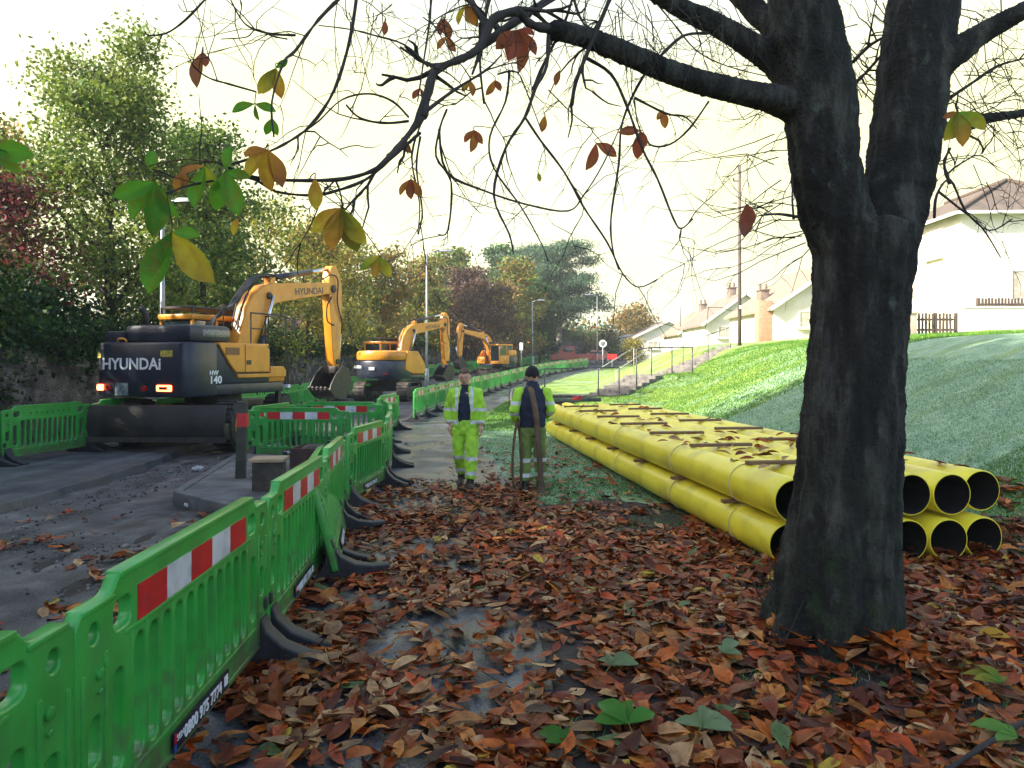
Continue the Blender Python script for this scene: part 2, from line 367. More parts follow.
# concrete island with kerb
pts = [(-4.38, 9.85), (-2.3, 8.1), (-2.35, 12.9), (-5.05, 13.9)]
mb = MB(); z0 = -.2; z1 = .09
mb.add([(x, y, z0) for x, y in pts] + [(x, y, z1) for x, y in pts], [(4, 5, 6, 7), (0, 1, 5, 4), (1, 2, 6, 5), (2, 3, 7, 6), (3, 0, 4, 7)])
o = mb.build('concrete_island', M['concrete'], bevel=.02); o['kind'] = 'structure'
mb = MB()
for (a, b) in ((pts[0], pts[1]), (pts[0], pts[3])):
    a, b = Vector((*a, 0)), Vector((*b, 0)); d = b - a; k = int(d.length / .92); nrm = Vector((d.y, -d.x, 0)).normalized()
    if nrm.x > 0 and b.y > 13: nrm = -nrm
    for i in range(k + 1):
        p, q = a + d * (i / (k + 1)), a + d * ((i + 1) / (k + 1) - .004)
        m_ = (p + q) / 2 + nrm * .065; ang = math.atan2(d.y, d.x)
        mb.box((m_.x, m_.y, -.045), ((q - p).length, .125, .29), Matrix.Rotation(ang, 3, 'Z'))
o = mb.build('island_kerb', M['kerb'], bevel=.015); o['kind'] = 'structure'

# ---------------------------------------------------------------- stone wall along the road
def wall_mat():
    m = bpy.data.materials.new('rubble_stone'); m.use_nodes = True; nt = m.node_tree; N, L = nt.nodes.new, nt.links.new
    p = nt.nodes['Principled BSDF']; p.inputs['Roughness'].default_value = .9
    tc = N('ShaderNodeTexCoord'); mp = N('ShaderNodeMapping'); mp.inputs['Scale'].default_value = (1, 2.6, 4.4); L(tc.outputs['Object'], mp.inputs[0])
    v = N('ShaderNodeTexVoronoi'); v.inputs['Scale'].default_value = 1.; L(mp.outputs[0], v.inputs['Vector'])
    e = N('ShaderNodeTexVoronoi'); e.feature = 'DISTANCE_TO_EDGE'; L(mp.outputs[0], e.inputs['Vector'])
    hs = N('ShaderNodeSeparateColor'); L(v.outputs['Color'], hs.inputs[0])
    r = N('ShaderNodeValToRGB'); L(hs.outputs[0], r.inputs[0]); el = r.color_ramp.elements; el.new(.5)
    for k, (a, c) in enumerate(((0, (.065, .06, .058)), (.5, (.15, .14, .13)), (1, (.27, .25, .225)))): el[k].position = a; el[k].color = (*c, 1)
    n = N('ShaderNodeTexNoise'); n.inputs['Scale'].default_value = 2.2; n.inputs['Detail'].default_value = 10; L(tc.outputs['Object'], n.inputs['Vector'])
    r2 = N('ShaderNodeValToRGB'); L(n.outputs['Fac'], r2.inputs[0]); r2.color_ramp.elements[0].position = .35; r2.color_ramp.elements[0].color = (.35, .35, .35, 1); r2.color_ramp.elements[1].position = .68; r2.color_ramp.elements[1].color = (1.35, 1.35, 1.35, 1)
    mm = N('ShaderNodeMix'); mm.data_type = 'RGBA'; mm.blend_type = 'MULTIPLY'; mm.inputs[0].default_value = 1; L(r.outputs[0], mm.inputs[6]); L(r2.outputs[0], mm.inputs[7])
    jt = N('ShaderNodeMapRange'); jt.inputs['From Max'].default_value = .09; L(e.outputs['Distance'], jt.inputs['Value'])
    m2 = N('ShaderNodeMix'); m2.data_type = 'RGBA'; L(jt.outputs[0], m2.inputs[0]); m2.inputs[6].default_value = (.035, .033, .03, 1); L(mm.outputs[2], m2.inputs[7]); L(m2.outputs[2], p.inputs['Base Color'])
    b = N('ShaderNodeBump'); b.inputs['Strength'].default_value = 1; b.inputs['Distance'].default_value = .06
    ad = N('ShaderNodeMath'); ad.operation = 'ADD'; L(jt.outputs[0], ad.inputs[0]); L(n.outputs['Fac'], ad.inputs[1]); L(ad.outputs[0], b.inputs['Height']); L(b.outputs[0], p.inputs['Normal'])
    return m
M['stone'] = wall_mat()
def wx(y): return np.interp(y, [-20, 20, 44, 51, 60, 72, 85, 100, 140], [-11, -11, -11, -9.2, -6.6, -2.5, 2.6, 8.5, 26])
mb = MB(); ys = list(np.arange(-20, 140, .5)); rng = np.random.RandomState(7)
prof = [(.0, -.3), (.0, .6), (-.03, 1.3), (-.06, 2.0), (-.08, 2.45), (-.2, 2.55), (-.42, 2.5), (-.5, -.3)]
vs = []
for y in ys:
    for k, (dx, dz) in enumerate(prof):
        x = float(wx(y)); j = rng.uniform(-.035, .035, 2) if 0 < k < 6 else (0, 0)
        vs.append((x + dx + j[0], y, float(zb(y)) + dz + (j[1] * 1.2 if k > 3 else 0)))
n = len(prof); fs = [(j * n + i, (j + 1) * n + i, (j + 1) * n + i + 1, j * n + i + 1) for j in range(len(ys) - 1) for i in range(n - 1)]
mb.v = vs; mb.f = fs; mb.m = [0] * len(fs)
o = mb.build('stone_wall', M['stone']); prop(o, 'long grey rubble stone wall with ivy along its top, running beside the dug-up road', 'wall')

# ---------------------------------------------------------------- green plastic road barriers
def arc(cx, cz, r, a0, a1, n=4): return [(cx + r * math.cos(R(a0 + (a1 - a0) * k / n)), cz + r * math.sin(R(a0 + (a1 - a0) * k / n))) for k in range(n + 1)]
def make_barrier():
    root = empty('road_barrier'); Wd = 1.04
    out = [(-Wd, .12), (-Wd + .03, .10), (Wd - .03, .10), (Wd, .12)]
    out += arc(Wd - .06, .88, .06, 0, 90) + [(.86, .943), (.82, .948), (.795, .96), (.775, .985), (.75, .999)] + [(-.75, .999), (-.775, .985), (-.795, .96), (-.82, .948), (-.86, .943)] + arc(-Wd + .06, .88, .06, 90, 180)
    holes = []
    for k in range(11):
        x = -.60 + k * .12; holes.append(rrect(x - .042, .27, x + .042, .735, .040, 4)[::-1])
    for s in (-1, 1):
        a, b = sorted((s * .80, s * .72)); holes.append(rrect(a, .30, b, .66, .035)[::-1])
        a, b = sorted((s * .80, s * .67)); holes.append(rrect(a, .80, b, .905, .035)[::-1])
        holes.append(rrect(s * .93 - .032, .81, s * .93 + .032, .88, .031, 5)[::-1])
        a, b = sorted((s * .96, s * .88)); holes.append(rrect(a, .40, b, .56, .03)[::-1])
    for k in range(8): holes.append(rrect(-.44 + k * .125 - .013, .842, -.44 + k * .125 + .013, .868, .012, 3)[::-1])
    body = profile('panel', out, holes, .052, .009, M['green'], root, 'XZ')
    # mouldings: top rail lip, bottom rail ribs, end posts
    mb = MB()
    mb.box((0, 0, .992), (1.50, .066, .026)); mb.box((0, 0, .772), (1.44, .062, .022)); mb.box((0, 0, .238), (1.62, .066, .022)); mb.box((0, 0, .118), (1.98, .068, .026))
    for s in (-1, 1):
        mb.box((s * .855, 0, .45), (.022, .066, .62)); mb.box((s * 1.0, 0, .45), (.02, .064, .56)); mb.box((s * .90, 0, .93), (.2, .066, .02))
        mb.cyl((s * .90, -.04, .70), (s * .90, .04, .70), .022, 10); mb.cyl((s * .90, -.038, .64), (s * .90, .038, .64), .012, 8)
        mb.box((s * .93, 0, .29), (.10, .064, .05), None)
    for k in range(12):
        x = -.66 + k * .12
        mb.tube([(x, -.014, .25), (x, -.014, .765)], .0165, 8); mb.tube([(x, .012, .25), (x, .012, .765)], .0165, 8)
    mb.build('moulding', M['green'], root, bevel=.006)
    bd = empty_part('stripe_board', root)
    for s in (-1,):
        m2 = MB()
        for k in range(5): m2.box((-.50 + k * .25, s * .0275, .852), (.247, .006, .135), mi=k % 2)
        m2.build('stripe_board', [M['red_ref'], M['white_ref']], root)
    pl = MB().box((.0, -.037, .168), (.66, .006, .085)).build('phone_plate', M['plate'], root)
    mt = Matrix.Translation((.0, -.0415, .162)) @ Matrix.Rotation(R(90), 4, 'X')
    lettering('lettering', '0800 975 7774', .078, M['white'], pl, mt, .0012, .95)
    lettering('lettering', 'SGN', .036, M['white'], pl, Matrix.Translation((-.265, -.0415, .175)) @ Matrix.Rotation(R(90), 4, 'X'))
    MB().box((.288, -.0405, .17), (.05, .003, .05)).build('badge', M['white'], pl)
    MB().box((-.313, -.0405, .182), (.02, .003, .04)).build('badge', M['red_ref'], pl); MB().box((-.313, -.0405, .14), (.02, .003, .028)).build('badge', M['blue'], pl)
    for s in (-1, 1):
        MB().box((s * .985, 0, .33), (.06, .078, .075)).build('clip', M['rubber'], root, bevel=.008)
        f = [(-.42, .0), (.42, .0), (.42, .03), (.30, .055), (.16, .115), (.07, .20), (.045, .27), (-.045, .27), (-.07, .20), (-.16, .115), (-.30, .055), (-.42, .03)]
        o = profile('foot', f, [], .13, .012, M['rubber'], root, 'YZ', off=s * .93)
    return root
def empty_part(*a): return None
P_BAR = make_barrier()
used = [False]
def barrier(a, b, label, group, lean=0.0, flip=False, dz=0.0):
    a, b = Vector((*a, 0)), Vector((*b, 0))
    if flip: a, b = b, a
    o = P_BAR if not used[0] else copy_tree(P_BAR); used[0] = True
    m_ = (a + b) / 2; L_ = (b - a).length
    za, zb_ = h(a.x, a.y), h(b.x, b.y)
    o.location = (m_.x, m_.y, (za + zb_) / 2 + .012 + dz); o.scale = (L_ / 2.08, 1, 1)
    o.rotation_euler = (lean, -math.atan2(zb_ - za, L_), math.atan2(b.y - a.y, b.x - a.x))
    prop(o, label, 'barrier', group)
    return o
G1 = 'green barriers between the road and the footpath'
# local -Y faces the footpath when the barrier runs with the footpath side on its right: run near -> far has right side +x = local -Y
seq = [(-1.38, -1.75), (-1.40, .3), (-1.42, 2.36), (-1.50, 4.46), (-1.66, 6.55)]
labs = ['nearest green barrier, only its top corner shows at the bottom left', 'green barrier running off the bottom left corner, round hole in its post',
        'nearest green barrier showing a full red and white board and a phone number plate', 'green barrier just past the nearest striped one, behind the leaning barrier']
for k in range(1, 4): barrier(seq[k], seq[k + 1], labs[k], G1)
barrier((-1.70, 6.62), (-1.97, 8.62), 'green barrier behind the leaning one, only its top rail shows', G1)
barrier((-1.40, 6.0), (-1.80, 8.05), 'leaning green barrier tipped out of line onto the leaves', G1, lean=R(-15), dz=-.02)
barrier((-2.10, 9.42), (-1.93, 11.3), 'green barrier turned towards us beyond the leaning one, with red and white board', G1)
s2 = [(-1.93, 11.35), (-2.18, 13.3), (-2.52, 15.3), (-3.0, 17.2)]
for k, w in enumerate(('first', 'second', 'third')): barrier(s2[k], s2[k + 1], f'{w} edge-on green barrier beyond the one turned towards us', G1)
barrier((-3.38, 18.6), (-3.15, 20.5), 'green barrier with red and white board at the gap before the far run', G1)
def run(ys, xs_f, n_label, group, step=2.12, flip=False):
    y0, y1 = ys; pts = [(float(xs_f(y0)), y0)]; y = y0
    while y < y1:
        yy = y + .02
        while math.hypot(xs_f(yy) - pts[-1][0], yy - pts[-1][1]) < step: yy += .02
        y = yy; pts.append((float(xs_f(y)), y))
    return pts
def ordn(n):
    return {1: 'first', 2: 'second', 3: 'third', 4: 'fourth', 5: 'fifth', 6: 'sixth', 7: 'seventh', 8: 'eighth', 9: 'ninth', 10: 'tenth', 11: 'eleventh', 12: 'twelfth', 13: 'thirteenth', 14: 'fourteenth', 15: 'fifteenth', 16: 'sixteenth', 17: 'seventeenth', 18: 'eighteenth', 19: 'nineteenth', 20: 'twentieth'}.get(n) or {20: 'twenty-', 30: 'thirty-', 40: 'forty-'}.get(n // 10 * 10, '') + (ordn(n % 10) if n % 10 else 'th')
pts = run((23, 72), c_of, None, None)
for k in range(len(pts) - 1): barrier(pts[k], pts[k + 1], f'{ordn(k + 1)} green barrier of the far run curving beside the footpath', G1)
G2 = 'green barriers between the road and the stone wall'
def lx(y): return np.interp(y, [-5, 12.8, 15, 25, 41, 48, 60, 74, 90], [-9.0, -8.85, -8.45, -7.85, -8.1, -7.6, -4.2, .2, 6.2])
for k, (a, b, w) in enumerate((((-9.0, 8.6), (-8.93, 10.65), 0), ((-8.93, 10.7), (-8.85, 12.75), 0), ((-8.85, 12.8), (-8.45, 14.85), 0), ((-8.45, 14.9), (-8.3, 16.9), 0))):
    if k == 0: continue
    barrier(a, b, ['', 'green barrier by the stone wall cut by the left edge of the photo', 'green barrier by the stone wall next to the big excavator blade', 'green barrier by the stone wall behind the excavator blade'][k], G2, flip=True, dz=.09)
pts = run((17, 84), lx, None, None)
for k in range(len(pts) - 1): barrier(pts[k], pts[k + 1], f'{ordn(k + 1)} green barrier along the stone wall counted from the big excavator', G2, flip=True)
G3 = 'green barriers closing off the concrete island'
barrier((-5.03, 14.1), (-3.05, 14.0), 'green barrier standing across the island facing us, full red and white board', G3)
barrier((-5.08, 14.15), (-4.75, 16.1), 'green barrier going back from the left end of the one across the island', G3)
barrier((-4.7, 16.1), (-2.72, 15.9), 'green barrier parallel behind the striped one across the island', G3)
# ---------------------------------------------------------------- excavators
def arc3(c, r, a0, a1, n): return [(c[0] + r * math.cos(R(a0 + (a1 - a0) * k / n)), c[1] + r * math.sin(R(a0 + (a1 - a0) * k / n))) for k in range(n + 1)]
def slab(name, plan, z0, z1, material, parent, bevel=.03):          # plan outline in XY raised from z0 to z1
    n = len(plan); mb = MB()
    mb.add([(x, y, z0) for x, y in plan] + [(x, y, z1) for x, y in plan], [tuple(range(n - 1, -1, -1)), tuple(range(n, 2 * n))] + [(i, (i + 1) % n, n + (i + 1) % n, n + i) for i in range(n)])
    return mb.build(name, material, parent, bevel=bevel)
def hose(pts, r, name, parent, m='rubber'):
    P = [Vector(p) for p in pts]; q = []
    for i in range(len(P) - 1):
        p0, p1, p2, p3 = P[max(i - 1, 0)], P[i], P[i + 1], P[min(i + 2, len(P) - 1)]
        for k in range(5):
            t = k / 5; q.append(.5 * ((2 * p1) + (p2 - p0) * t + (2 * p0 - 5 * p1 + 4 * p2 - p3) * t * t + (3 * p1 - p0 - 3 * p2 + p3) * t ** 3))
    q.append(P[-1]); return MB().tube(q, r, 7).build(name, M[m], parent, True)
RX90 = Matrix.Rotation(R(90), 4, 'X')
def boom_set(root, bx, arm_z=0.0, brand=True):
    b = profile('boom', [(.30, 1.55), (.45, 2.2), (.80, 3.15), (1.05, 3.5), (1.45, 3.75), (1.75, 3.83), (4.2, 4.09), (4.42, 4.07), (4.55, 3.95), (4.5, 3.82), (4.3, 3.78), (1.9, 3.34), (1.62, 3.14), (1.35, 2.7), (.80, 1.6), (.62, 1.42), (.4, 1.42)], [], .34, .02, M['yellow'], root, 'YZ', bx)
    for (y, z, r) in ((1.6, 3.5, .09), (4.42, 3.93, .11), (.5, 1.6, .1)): MB().cyl((bx - .22, y, z), (bx + .22, y, z), r, 14).build('pin', M['dark'], b, bevel=.01)
    if brand:
        lettering('lettering', 'HYUNDAI', .25, M['navy'], b, Matrix.Translation((bx + .172, 3.3, 3.76)) @ Matrix.Rotation(R(6.7), 4, 'X') @ Matrix.Rotation(R(90), 4, 'Z') @ RX90, .004, 1.15)
    st = profile('arm', [(4.30, 4.18), (4.38, 4.5), (4.48, 4.6), (4.62, 4.6), (4.80, 4.42), (4.93, 4.1), (4.95, 3.6), (4.86, 1.95), (4.78, 1.72), (4.62, 1.70), (4.50, 1.9), (4.34, 3.4), (4.30, 3.8)], [], .26, .02, M['yellow'], root, 'YZ', bx)
    MB().cyl((bx - .17, 4.7, 1.85), (bx + .17, 4.7, 1.85), .08, 12).build('pin', M['dark'], st)
    c = MB().cyl((bx, 1.85, 3.98), (bx, 3.6, 4.33), .075, 14).build('arm_cylinder', M['navy'], root, True); MB().cyl((bx, 3.6, 4.33), (bx, 4.48, 4.5), .045, 12).build('rod', M['chrome'], c, True)
    MB().box((bx, 1.85, 3.9), (.2, .2, .22)).build('bracket', M['yellow'], c)
    for s in (-1, 1):
        c = MB().cyl((bx + s * .25, .95, 1.5), (bx + s * .25, 1.28, 2.45), .07, 14).build('boom_cylinder', M['navy'], root, True); MB().cyl((bx + s * .25, 1.28, 2.45), (bx + s * .25, 1.68, 3.5), .045, 12).build('rod', M['chrome'], c, True)
    c = MB().cyl((bx, 5.03, 3.75), (bx, 5.05, 2.7), .06, 12).build('bucket_cylinder', M['dark'], root, True); MB().cyl((bx, 5.05, 2.7), (bx, 4.98, 1.85), .035, 10).build('rod', M['chrome'], c, True)
    l = MB().bar((bx - .12, 4.98, 1.85), (bx - .12, 4.7, 1.45), .05, .1).bar((bx + .12, 4.98, 1.85), (bx + .12, 4.7, 1.45), .05, .1).build('bucket_link', M['dark'], root, bevel=.01)
    # bucket: curved shell with side plates and teeth
    sh = [(4.95, 1.62), (5.05, 1.3), (5.0, 1.02), (4.82, .84), (4.55, .78), (4.25, .86), (4.02, 1.05)]
    inner = [(y + (4.5 - y) * .1, z + (1.5 - z) * .12) for y, z in sh]
    mb = MB(); w = .34; n = len(sh)
    vs = [(bx - w, y, z) for y, z in sh] + [(bx + w, y, z) for y, z in sh] + [(bx - w, y, z) for y, z in inner] + [(bx + w, y, z) for y, z in inner]
    fs = [(i, i + 1, n + i + 1, n + i) for i in range(n - 1)] + [(2 * n + i, 3 * n + i, 3 * n + i + 1, 2 * n + i + 1) for i in range(n - 1)] + [(n - 1, 3 * n - 1, 4 * n - 1, 2 * n - 1), (0, n, 3 * n, 2 * n)]
    mb.add(vs, fs)
    bk = mb.build('bucket', M['dark'], root)
    for s in (-1, 1): profile('side_plate', [(4.0, 1.05), (4.25, .84), (4.55, .76), (4.84, .82), (5.03, 1.01), (5.08, 1.3), (4.96, 1.66), (4.62, 1.72), (4.3, 1.5), (4.05, 1.2)], [], .035, .006, M['dark'], bk, 'YZ', bx + s * w)
    for k in range(5): MB().box((bx - .28 + k * .14, 3.95, 1.08), (.06, .2, .045), Matrix.Rotation(R(-35), 3, 'X')).build('tooth', M['mud'], bk)
    MB().box((bx, 4.72, 1.62), (.36, .4, .2)).build('coupler', M['dark'], root, bevel=.02)
    for s in (-1, 1):
        hose([(bx + s * .08, .55, 2.6), (bx + s * .1, .85, 3.45), (bx + s * .1, 1.5, 4.0), (bx + s * .12, 1.95, 4.02), (bx + s * .1, 2.3, 3.95)], .022, 'hose', root)
        hose([(bx + s * .16, 3.9, 4.15), (bx + s * .2, 4.3, 4.32), (bx + s * .2, 4.62, 4.2), (bx + s * .18, 4.62, 3.6), (bx + s * .17, 4.78, 3.2), (bx + s * .16, 4.9, 3.0)], .02, 'hose', root)
    hose([(bx + .15, 4.4, 3.7), (bx + .22, 4.05, 3.4), (bx + .2, 4.1, 3.0), (bx + .15, 4.5, 2.9)], .02, 'hose', root)
    return b
def wheel(root, x, y, r, w):
    t = MB()
    n = 32; prof = [(-w / 2, r * .55), (-w / 2, r * .9), (-w * .38, r), (w * .38, r), (w / 2, r * .9), (w / 2, r * .55)]
    vs = [(x + dx, y + rr * math.cos(2 * math.pi * k / n), .0 + r + rr * math.sin(2 * math.pi * k / n)) for k in range(n) for dx, rr in prof]; m_ = len(prof)
    fs = [(k * m_ + i, k * m_ + i + 1, ((k + 1) % n) * m_ + i + 1, ((k + 1) % n) * m_ + i) for k in range(n) for i in range(m_ - 1)]
    t.add(vs, fs)
    for k in range(24):
        a = 2 * math.pi * k / 24
        t.box((x, y + r * math.cos(a), r + r * math.sin(a)), (w * .9, .05, .045), Matrix.Rotation(a, 3, 'X'))
    ty = t.build('wheel', M['tyre'], root)
    MB().cyl((x - w * .4, y, r), (x + w * .4, y, r), r * .56, 20).cyl((x - w * .46, y, r), (x + w * .46, y, r), r * .2, 12).build('rim', M['yellow'], ty, bevel=.01)
def crawler(root, x):
    mb = MB(); r = .42; y0, y1 = -1.45, 1.45; pts = []
    for k in range(9): pts.append((y1 + r * math.cos(R(90 - 22.5 * k)), r + .02 + r * math.sin(R(90 - 22.5 * k))))
    for k in range(9): pts.append((y0 + r * math.cos(R(270 - 22.5 * k)), r + .02 + r * math.sin(R(270 - 22.5 * k))))
    L_ = [Vector((0, *p)) for p in pts]; L_.append(L_[0]); acc = 0
    for a, b in zip(L_[:-1], L_[1:]):
        d = (b - a); k = max(1, round(d.length / .17)); ang = math.atan2(d.z, d.y)
        for i in range(k):
            p = a + d * ((i + .5) / k); mb.box((x, p.y, p.z), (.55, d.length / k * .86, .05), Matrix.Rotation(ang, 3, 'X')); mb.box((x, p.y, p.z) if 0 else (x, p.y - math.sin(ang) * .035 * -1, p.z + 0), (.53, .025, .10), Matrix.Rotation(ang, 3, 'X'))
    t = mb.build('track', M['mud'], root)
    f = MB().box((x, 0, .44), (.36, 2.7, .42))
    for k in range(7): f.cyl((x - .2, -1.2 + k * .4, .2), (x + .2, -1.2 + k * .4, .2), .13, 12)
    for y in (y0, y1): f.cyl((x - .2, y, .44), (x + .2, y, .44), .34, 18)
    f.build('track_frame', M['dark'], t, bevel=.01)
def cab(root, x0, x1, y0, y1, z0, z1):
    c = MB(); t = .07
    for x in (x0, x1):
        for y in (y0, (y0 + y1) / 2 - .1, y1): c.box((x, y, (z0 + z1) / 2), (t, t, z1 - z0))
        c.box((x, (y0 + y1) / 2, z0 + .35), (t * .9, y1 - y0, .7))
    for y in (y0, y1): c.box(((x0 + x1) / 2, y, z0 + (.45 if y == y0 else .12)), (x1 - x0, t * .9, .9 if y == y0 else .24))
    cb = c.build('cab', M['yellow'], root, bevel=.015)
    rf = slab('roof', [(x0 - .06, y0 - .08), (x1 + .06, y0 - .08), (x1 + .06, y1 + .1), (x0 - .06, y1 + .1)], z1, z1 + .13, M['yellow'], cb, .04)
    for (a, b, cdim) in (((x0, (y0 + y1) / 2), 0, (.012, y1 - y0 - .1, z1 - z0 - .72)), ((x1, (y0 + y1) / 2), 0, (.012, y1 - y0 - .1, z1 - z0 - .72))):
        MB().box((a[0], a[1], z0 + .7 + cdim[2] / 2), cdim).build('window', M['glass'], cb)
    MB().box(((x0 + x1) / 2, y0, z0 + .9 + (z1 - z0 - .92) / 2), (x1 - x0 - .1, .012, z1 - z0 - .95)).build('window', M['glass'], cb)
    MB().box(((x0 + x1) / 2, y1, z0 + .24 + (z1 - z0 - .26) / 2), (x1 - x0 - .1, .012, z1 - z0 - .3)).build('window', M['glass'], cb)
    MB().box(((x0 + x1) / 2, (y0 + y1) / 2 - .1, z0 + .5), (.5, .5, .12)).box(((x0 + x1) / 2, (y0 + y1) / 2 - .35, z0 + .85), (.48, .12, .7)).build('seat', M['dark'], cb, bevel=.03)
    g = MB()
    for k in range(5): g.tube([(x0 + (x1 - x0) * k / 4, y0, z1 + .28), (x0 + (x1 - x0) * k / 4, y1 + .05, z1 + .28)], .03, 6)
    for y in (y0, y1): g.tube([(x0, y, z1 + .28), (x1, y, z1 + .28)], .035, 6)
    for x in (x0, x1):
        for y in (y0, y1): g.tube([(x, y, z1 + .12), (x, y, z1 + .28)], .025, 6)
    for k in range(4): g.box((x0 + .1 + k * (x1 - x0 - .2) / 3, y1 + .1, z1 + .25), (.16, .12, .14))
    g.build('roof_guard', M['dark'], cb)
    return cb

M['blade'] = mat('dark_worn_blade', (.007, .006, .007), (.022, .017, .016), rough=.6, scale=3, bump=.4, bscale=16)
# --- wheeled excavator
def wheeled(loc, heading, under):
    root = empty('wheeled_excavator', loc, -heading, 'big wheeled excavator seen from behind, dark tail with lit red lamps and raised blade', 'excavator', 'excavators digging the road')
    up = -under + heading                     # undercarriage direction inside the turned house
    Ru = Matrix.Rotation(up, 3, 'Z')
    # undercarriage parts are built in its own direction then turned
    before = set(bpy.data.objects)
    MB().box((0, 0, .72), (1.0, 3.6, .42)).box((0, -1.35, .55), (1.9, .3, .3)).box((0, 1.35, .55), (1.9, .3, .3)).cyl((0, 0, .9), (0, 0, 1.16), .62, 24).build('chassis', M['dark'], root, bevel=.02)
    for x in (-1.0, 1.0):
        for y in (-1.35, 1.35): wheel(root, x, y, .52, .46)
    bl = profile('dozer_blade', [(-2.62, .34), (-2.70, .55), (-2.68, .80), (-2.60, 1.0), (-2.53, 1.0), (-2.60, .78), (-2.62, .55), (-2.55, .34)], [], 2.74, .01, M['blade'], root, 'YZ', .08)
    mb = MB()
    for x in (-.6, .6): mb.bar((x, -2.55, .5), (x, -1.7, .75), .12, .16)
    mb.box((.08, -2.64, .33), (2.76, .05, .10)).build('blade_arm', M['dark'], bl)
    MB().box((.95, -2.0, .42), (.5, .45, .35)).box((-.95, -2.0, .42), (.5, .45, .35)).build('step_box', M['dark'], root, bevel=.02)
    MT = Ru.to_4x4()
    for o in [o for o in bpy.data.objects if o not in before and o.type == 'MESH']: o.data.transform(MT)
    # upper house
    slab('platform', [(-1.22, -1.5), (1.22, -1.5), (1.22, .95), (1.05, 1.12), (-1.1, 1.12), (-1.22, .95)], 1.15, 1.38, M['navy'], root, .03)
    plan = [(-1.25, -1.25), (-1.25, -1.72)] + [(-1.25 + .22 - .22 * math.cos(R(a)), -1.88 - .22 * math.sin(R(a))) for a in (0, 30, 60, 90)] + [(1.25 - .22 + .22 * math.cos(R(a)), -1.88 - .22 * math.sin(R(a))) for a in (90, 60, 30, 0)] + [(1.25, -1.72), (1.25, -1.25)]
    cw = slab('counterweight', plan, 1.13, 2.26, M['navy'], root, .07)
    lettering('lettering', 'HYUNDAi', .33, M['white'], cw, Matrix.Translation((-.22, -2.104, 1.80)) @ RX90, .007, 1.08)
    # undo the slight bow by keeping the letters proud of the face
    for (x, w) in ((-1.05, .17), (.66, .38)):
        lp = MB().box((x, -2.11, 1.32), (w, .05, .13)).build('tail_lamp', M['lamp_red'], cw, bevel=.02)
        MB().box((x, -2.14, 1.32), (w * .55, .02, .06)).build('bulb', M['lamp_core'] if x < 0 else M['lamp_off'], lp, bevel=.01)
    for x in (-.8, .15): MB().cyl((x, -2.09, 1.31), (x, -2.15, 1.31), .06, 14).build('reflector', M['lamp_off'], cw)
    MB().box((-.45, -2.125, 1.29), (.34, .02, .26)).build('number_plate', mat('plate_white', (.22, .26, .28), (.08, .1, .12), rough=.5, scale=14), cw)
    MB().box((.72, -2.105, 2.02), (.30, .02, .13)).build('warning_sticker', M['sticker'], cw); MB().box((-1.1, -2.08, 2.0), (.12, .02, .13)).build('warning_sticker', M['sticker'], cw)
    hd = slab('engine_hood', [(-.55, -1.95), (1.12, -1.9), (1.12, -.7), (-.55, -.7)], 2.262, 2.62, M['navy'], root, .09)
    MB().box((.9, -1.15, 2.45), (.46, .8, .16)).build('air_grille', mat('grille_mesh', (.05, .05, .055), (.3, .3, .33), rough=.4, scale=45, metal=.6), hd, bevel=.02)
    slab('side_hood', [(-1.18, -1.9), (-.62, -1.9), (-.62, -.9), (-1.18, -.9)], 2.262, 2.5, M['navy'], root, .05)
    MB().tube([(-.35, -1.6, 2.5), (-.35, -1.6, 2.86), (-.35, -1.72, 3.0)], .06, 12).build('exhaust', M['dark'], root, True)
    hose([(-.75, -1.95, 2.27), (-.7, -1.97, 2.33), (-.55, -1.97, 2.33), (-.5, -1.95, 2.27)], .022, 'handle', cw, 'yellow')
    # right hand side panels
    slab('engine_side', [(.3, -1.24), (1.19, -1.24), (1.19, .5), (.3, .5)], 1.382, 2.2, M['navy'], root, .03)
    yp = profile('side_panel', [(-1.22, 2.23), (.28, 2.23), (.42, 2.12), (.42, 1.62), (-.70, 1.62), (-.86, 1.78)], [], .07, .02, M['yellow'], root, 'YZ', 1.215)
    slab('side_cover', [(.25, -1.2), (1.24, -1.2), (1.24, .42), (.25, .42)], 2.2, 2.262, M['yellow'], root, .028)
    MB().box((1.256, -.82, 2.08), (.012, .42, .16)).build('vent', mat('vent', (.16, .07, .03), (.3, .12, .04), rough=.6, scale=60), yp)
    MB().box((1.256, -.30, 1.84), (.012, .14, .10)).build('latch', M['dark'], yp); MB().box((1.253, -.42, 1.93), (.006, .015, .6)).build('seam', M['dark'], yp)
    profile('side_panel', [(-.62, 1.50), (1.02, 1.50), (1.02, 1.66), (.90, 1.74), (.46, 1.74), (.46, 1.595), (.40, 1.585), (-.66, 1.585)], [], .07, .015, M['yellow'], root, 'YZ', 1.212)
    slab('tool_box', [(.62, .43), (1.2, .43), (1.2, 1.05), (.62, 1.05)], 1.382, 1.745, M['yellow'], root, .05)
    lettering('lettering', '140', .22, M['white'], cw, Matrix.Translation((1.258, -1.33, 1.47)) @ Matrix.Rotation(R(90), 4, 'Z') @ RX90, .006, 1.1)
    lettering('lettering', 'HW', .13, M['white'], cw, Matrix.Translation((1.258, -1.38, 1.62)) @ Matrix.Rotation(R(90), 4, 'Z') @ RX90, .004, 1.1)
    g = MB()
    for (y, x) in ((.45, 1.18), (-.15, 1.18), (1.08, 1.18), (1.08, .6)): g.tube([(x, y, 1.35 if y > 1 else 2.2), (x, y, 2.95)], .018, 6)
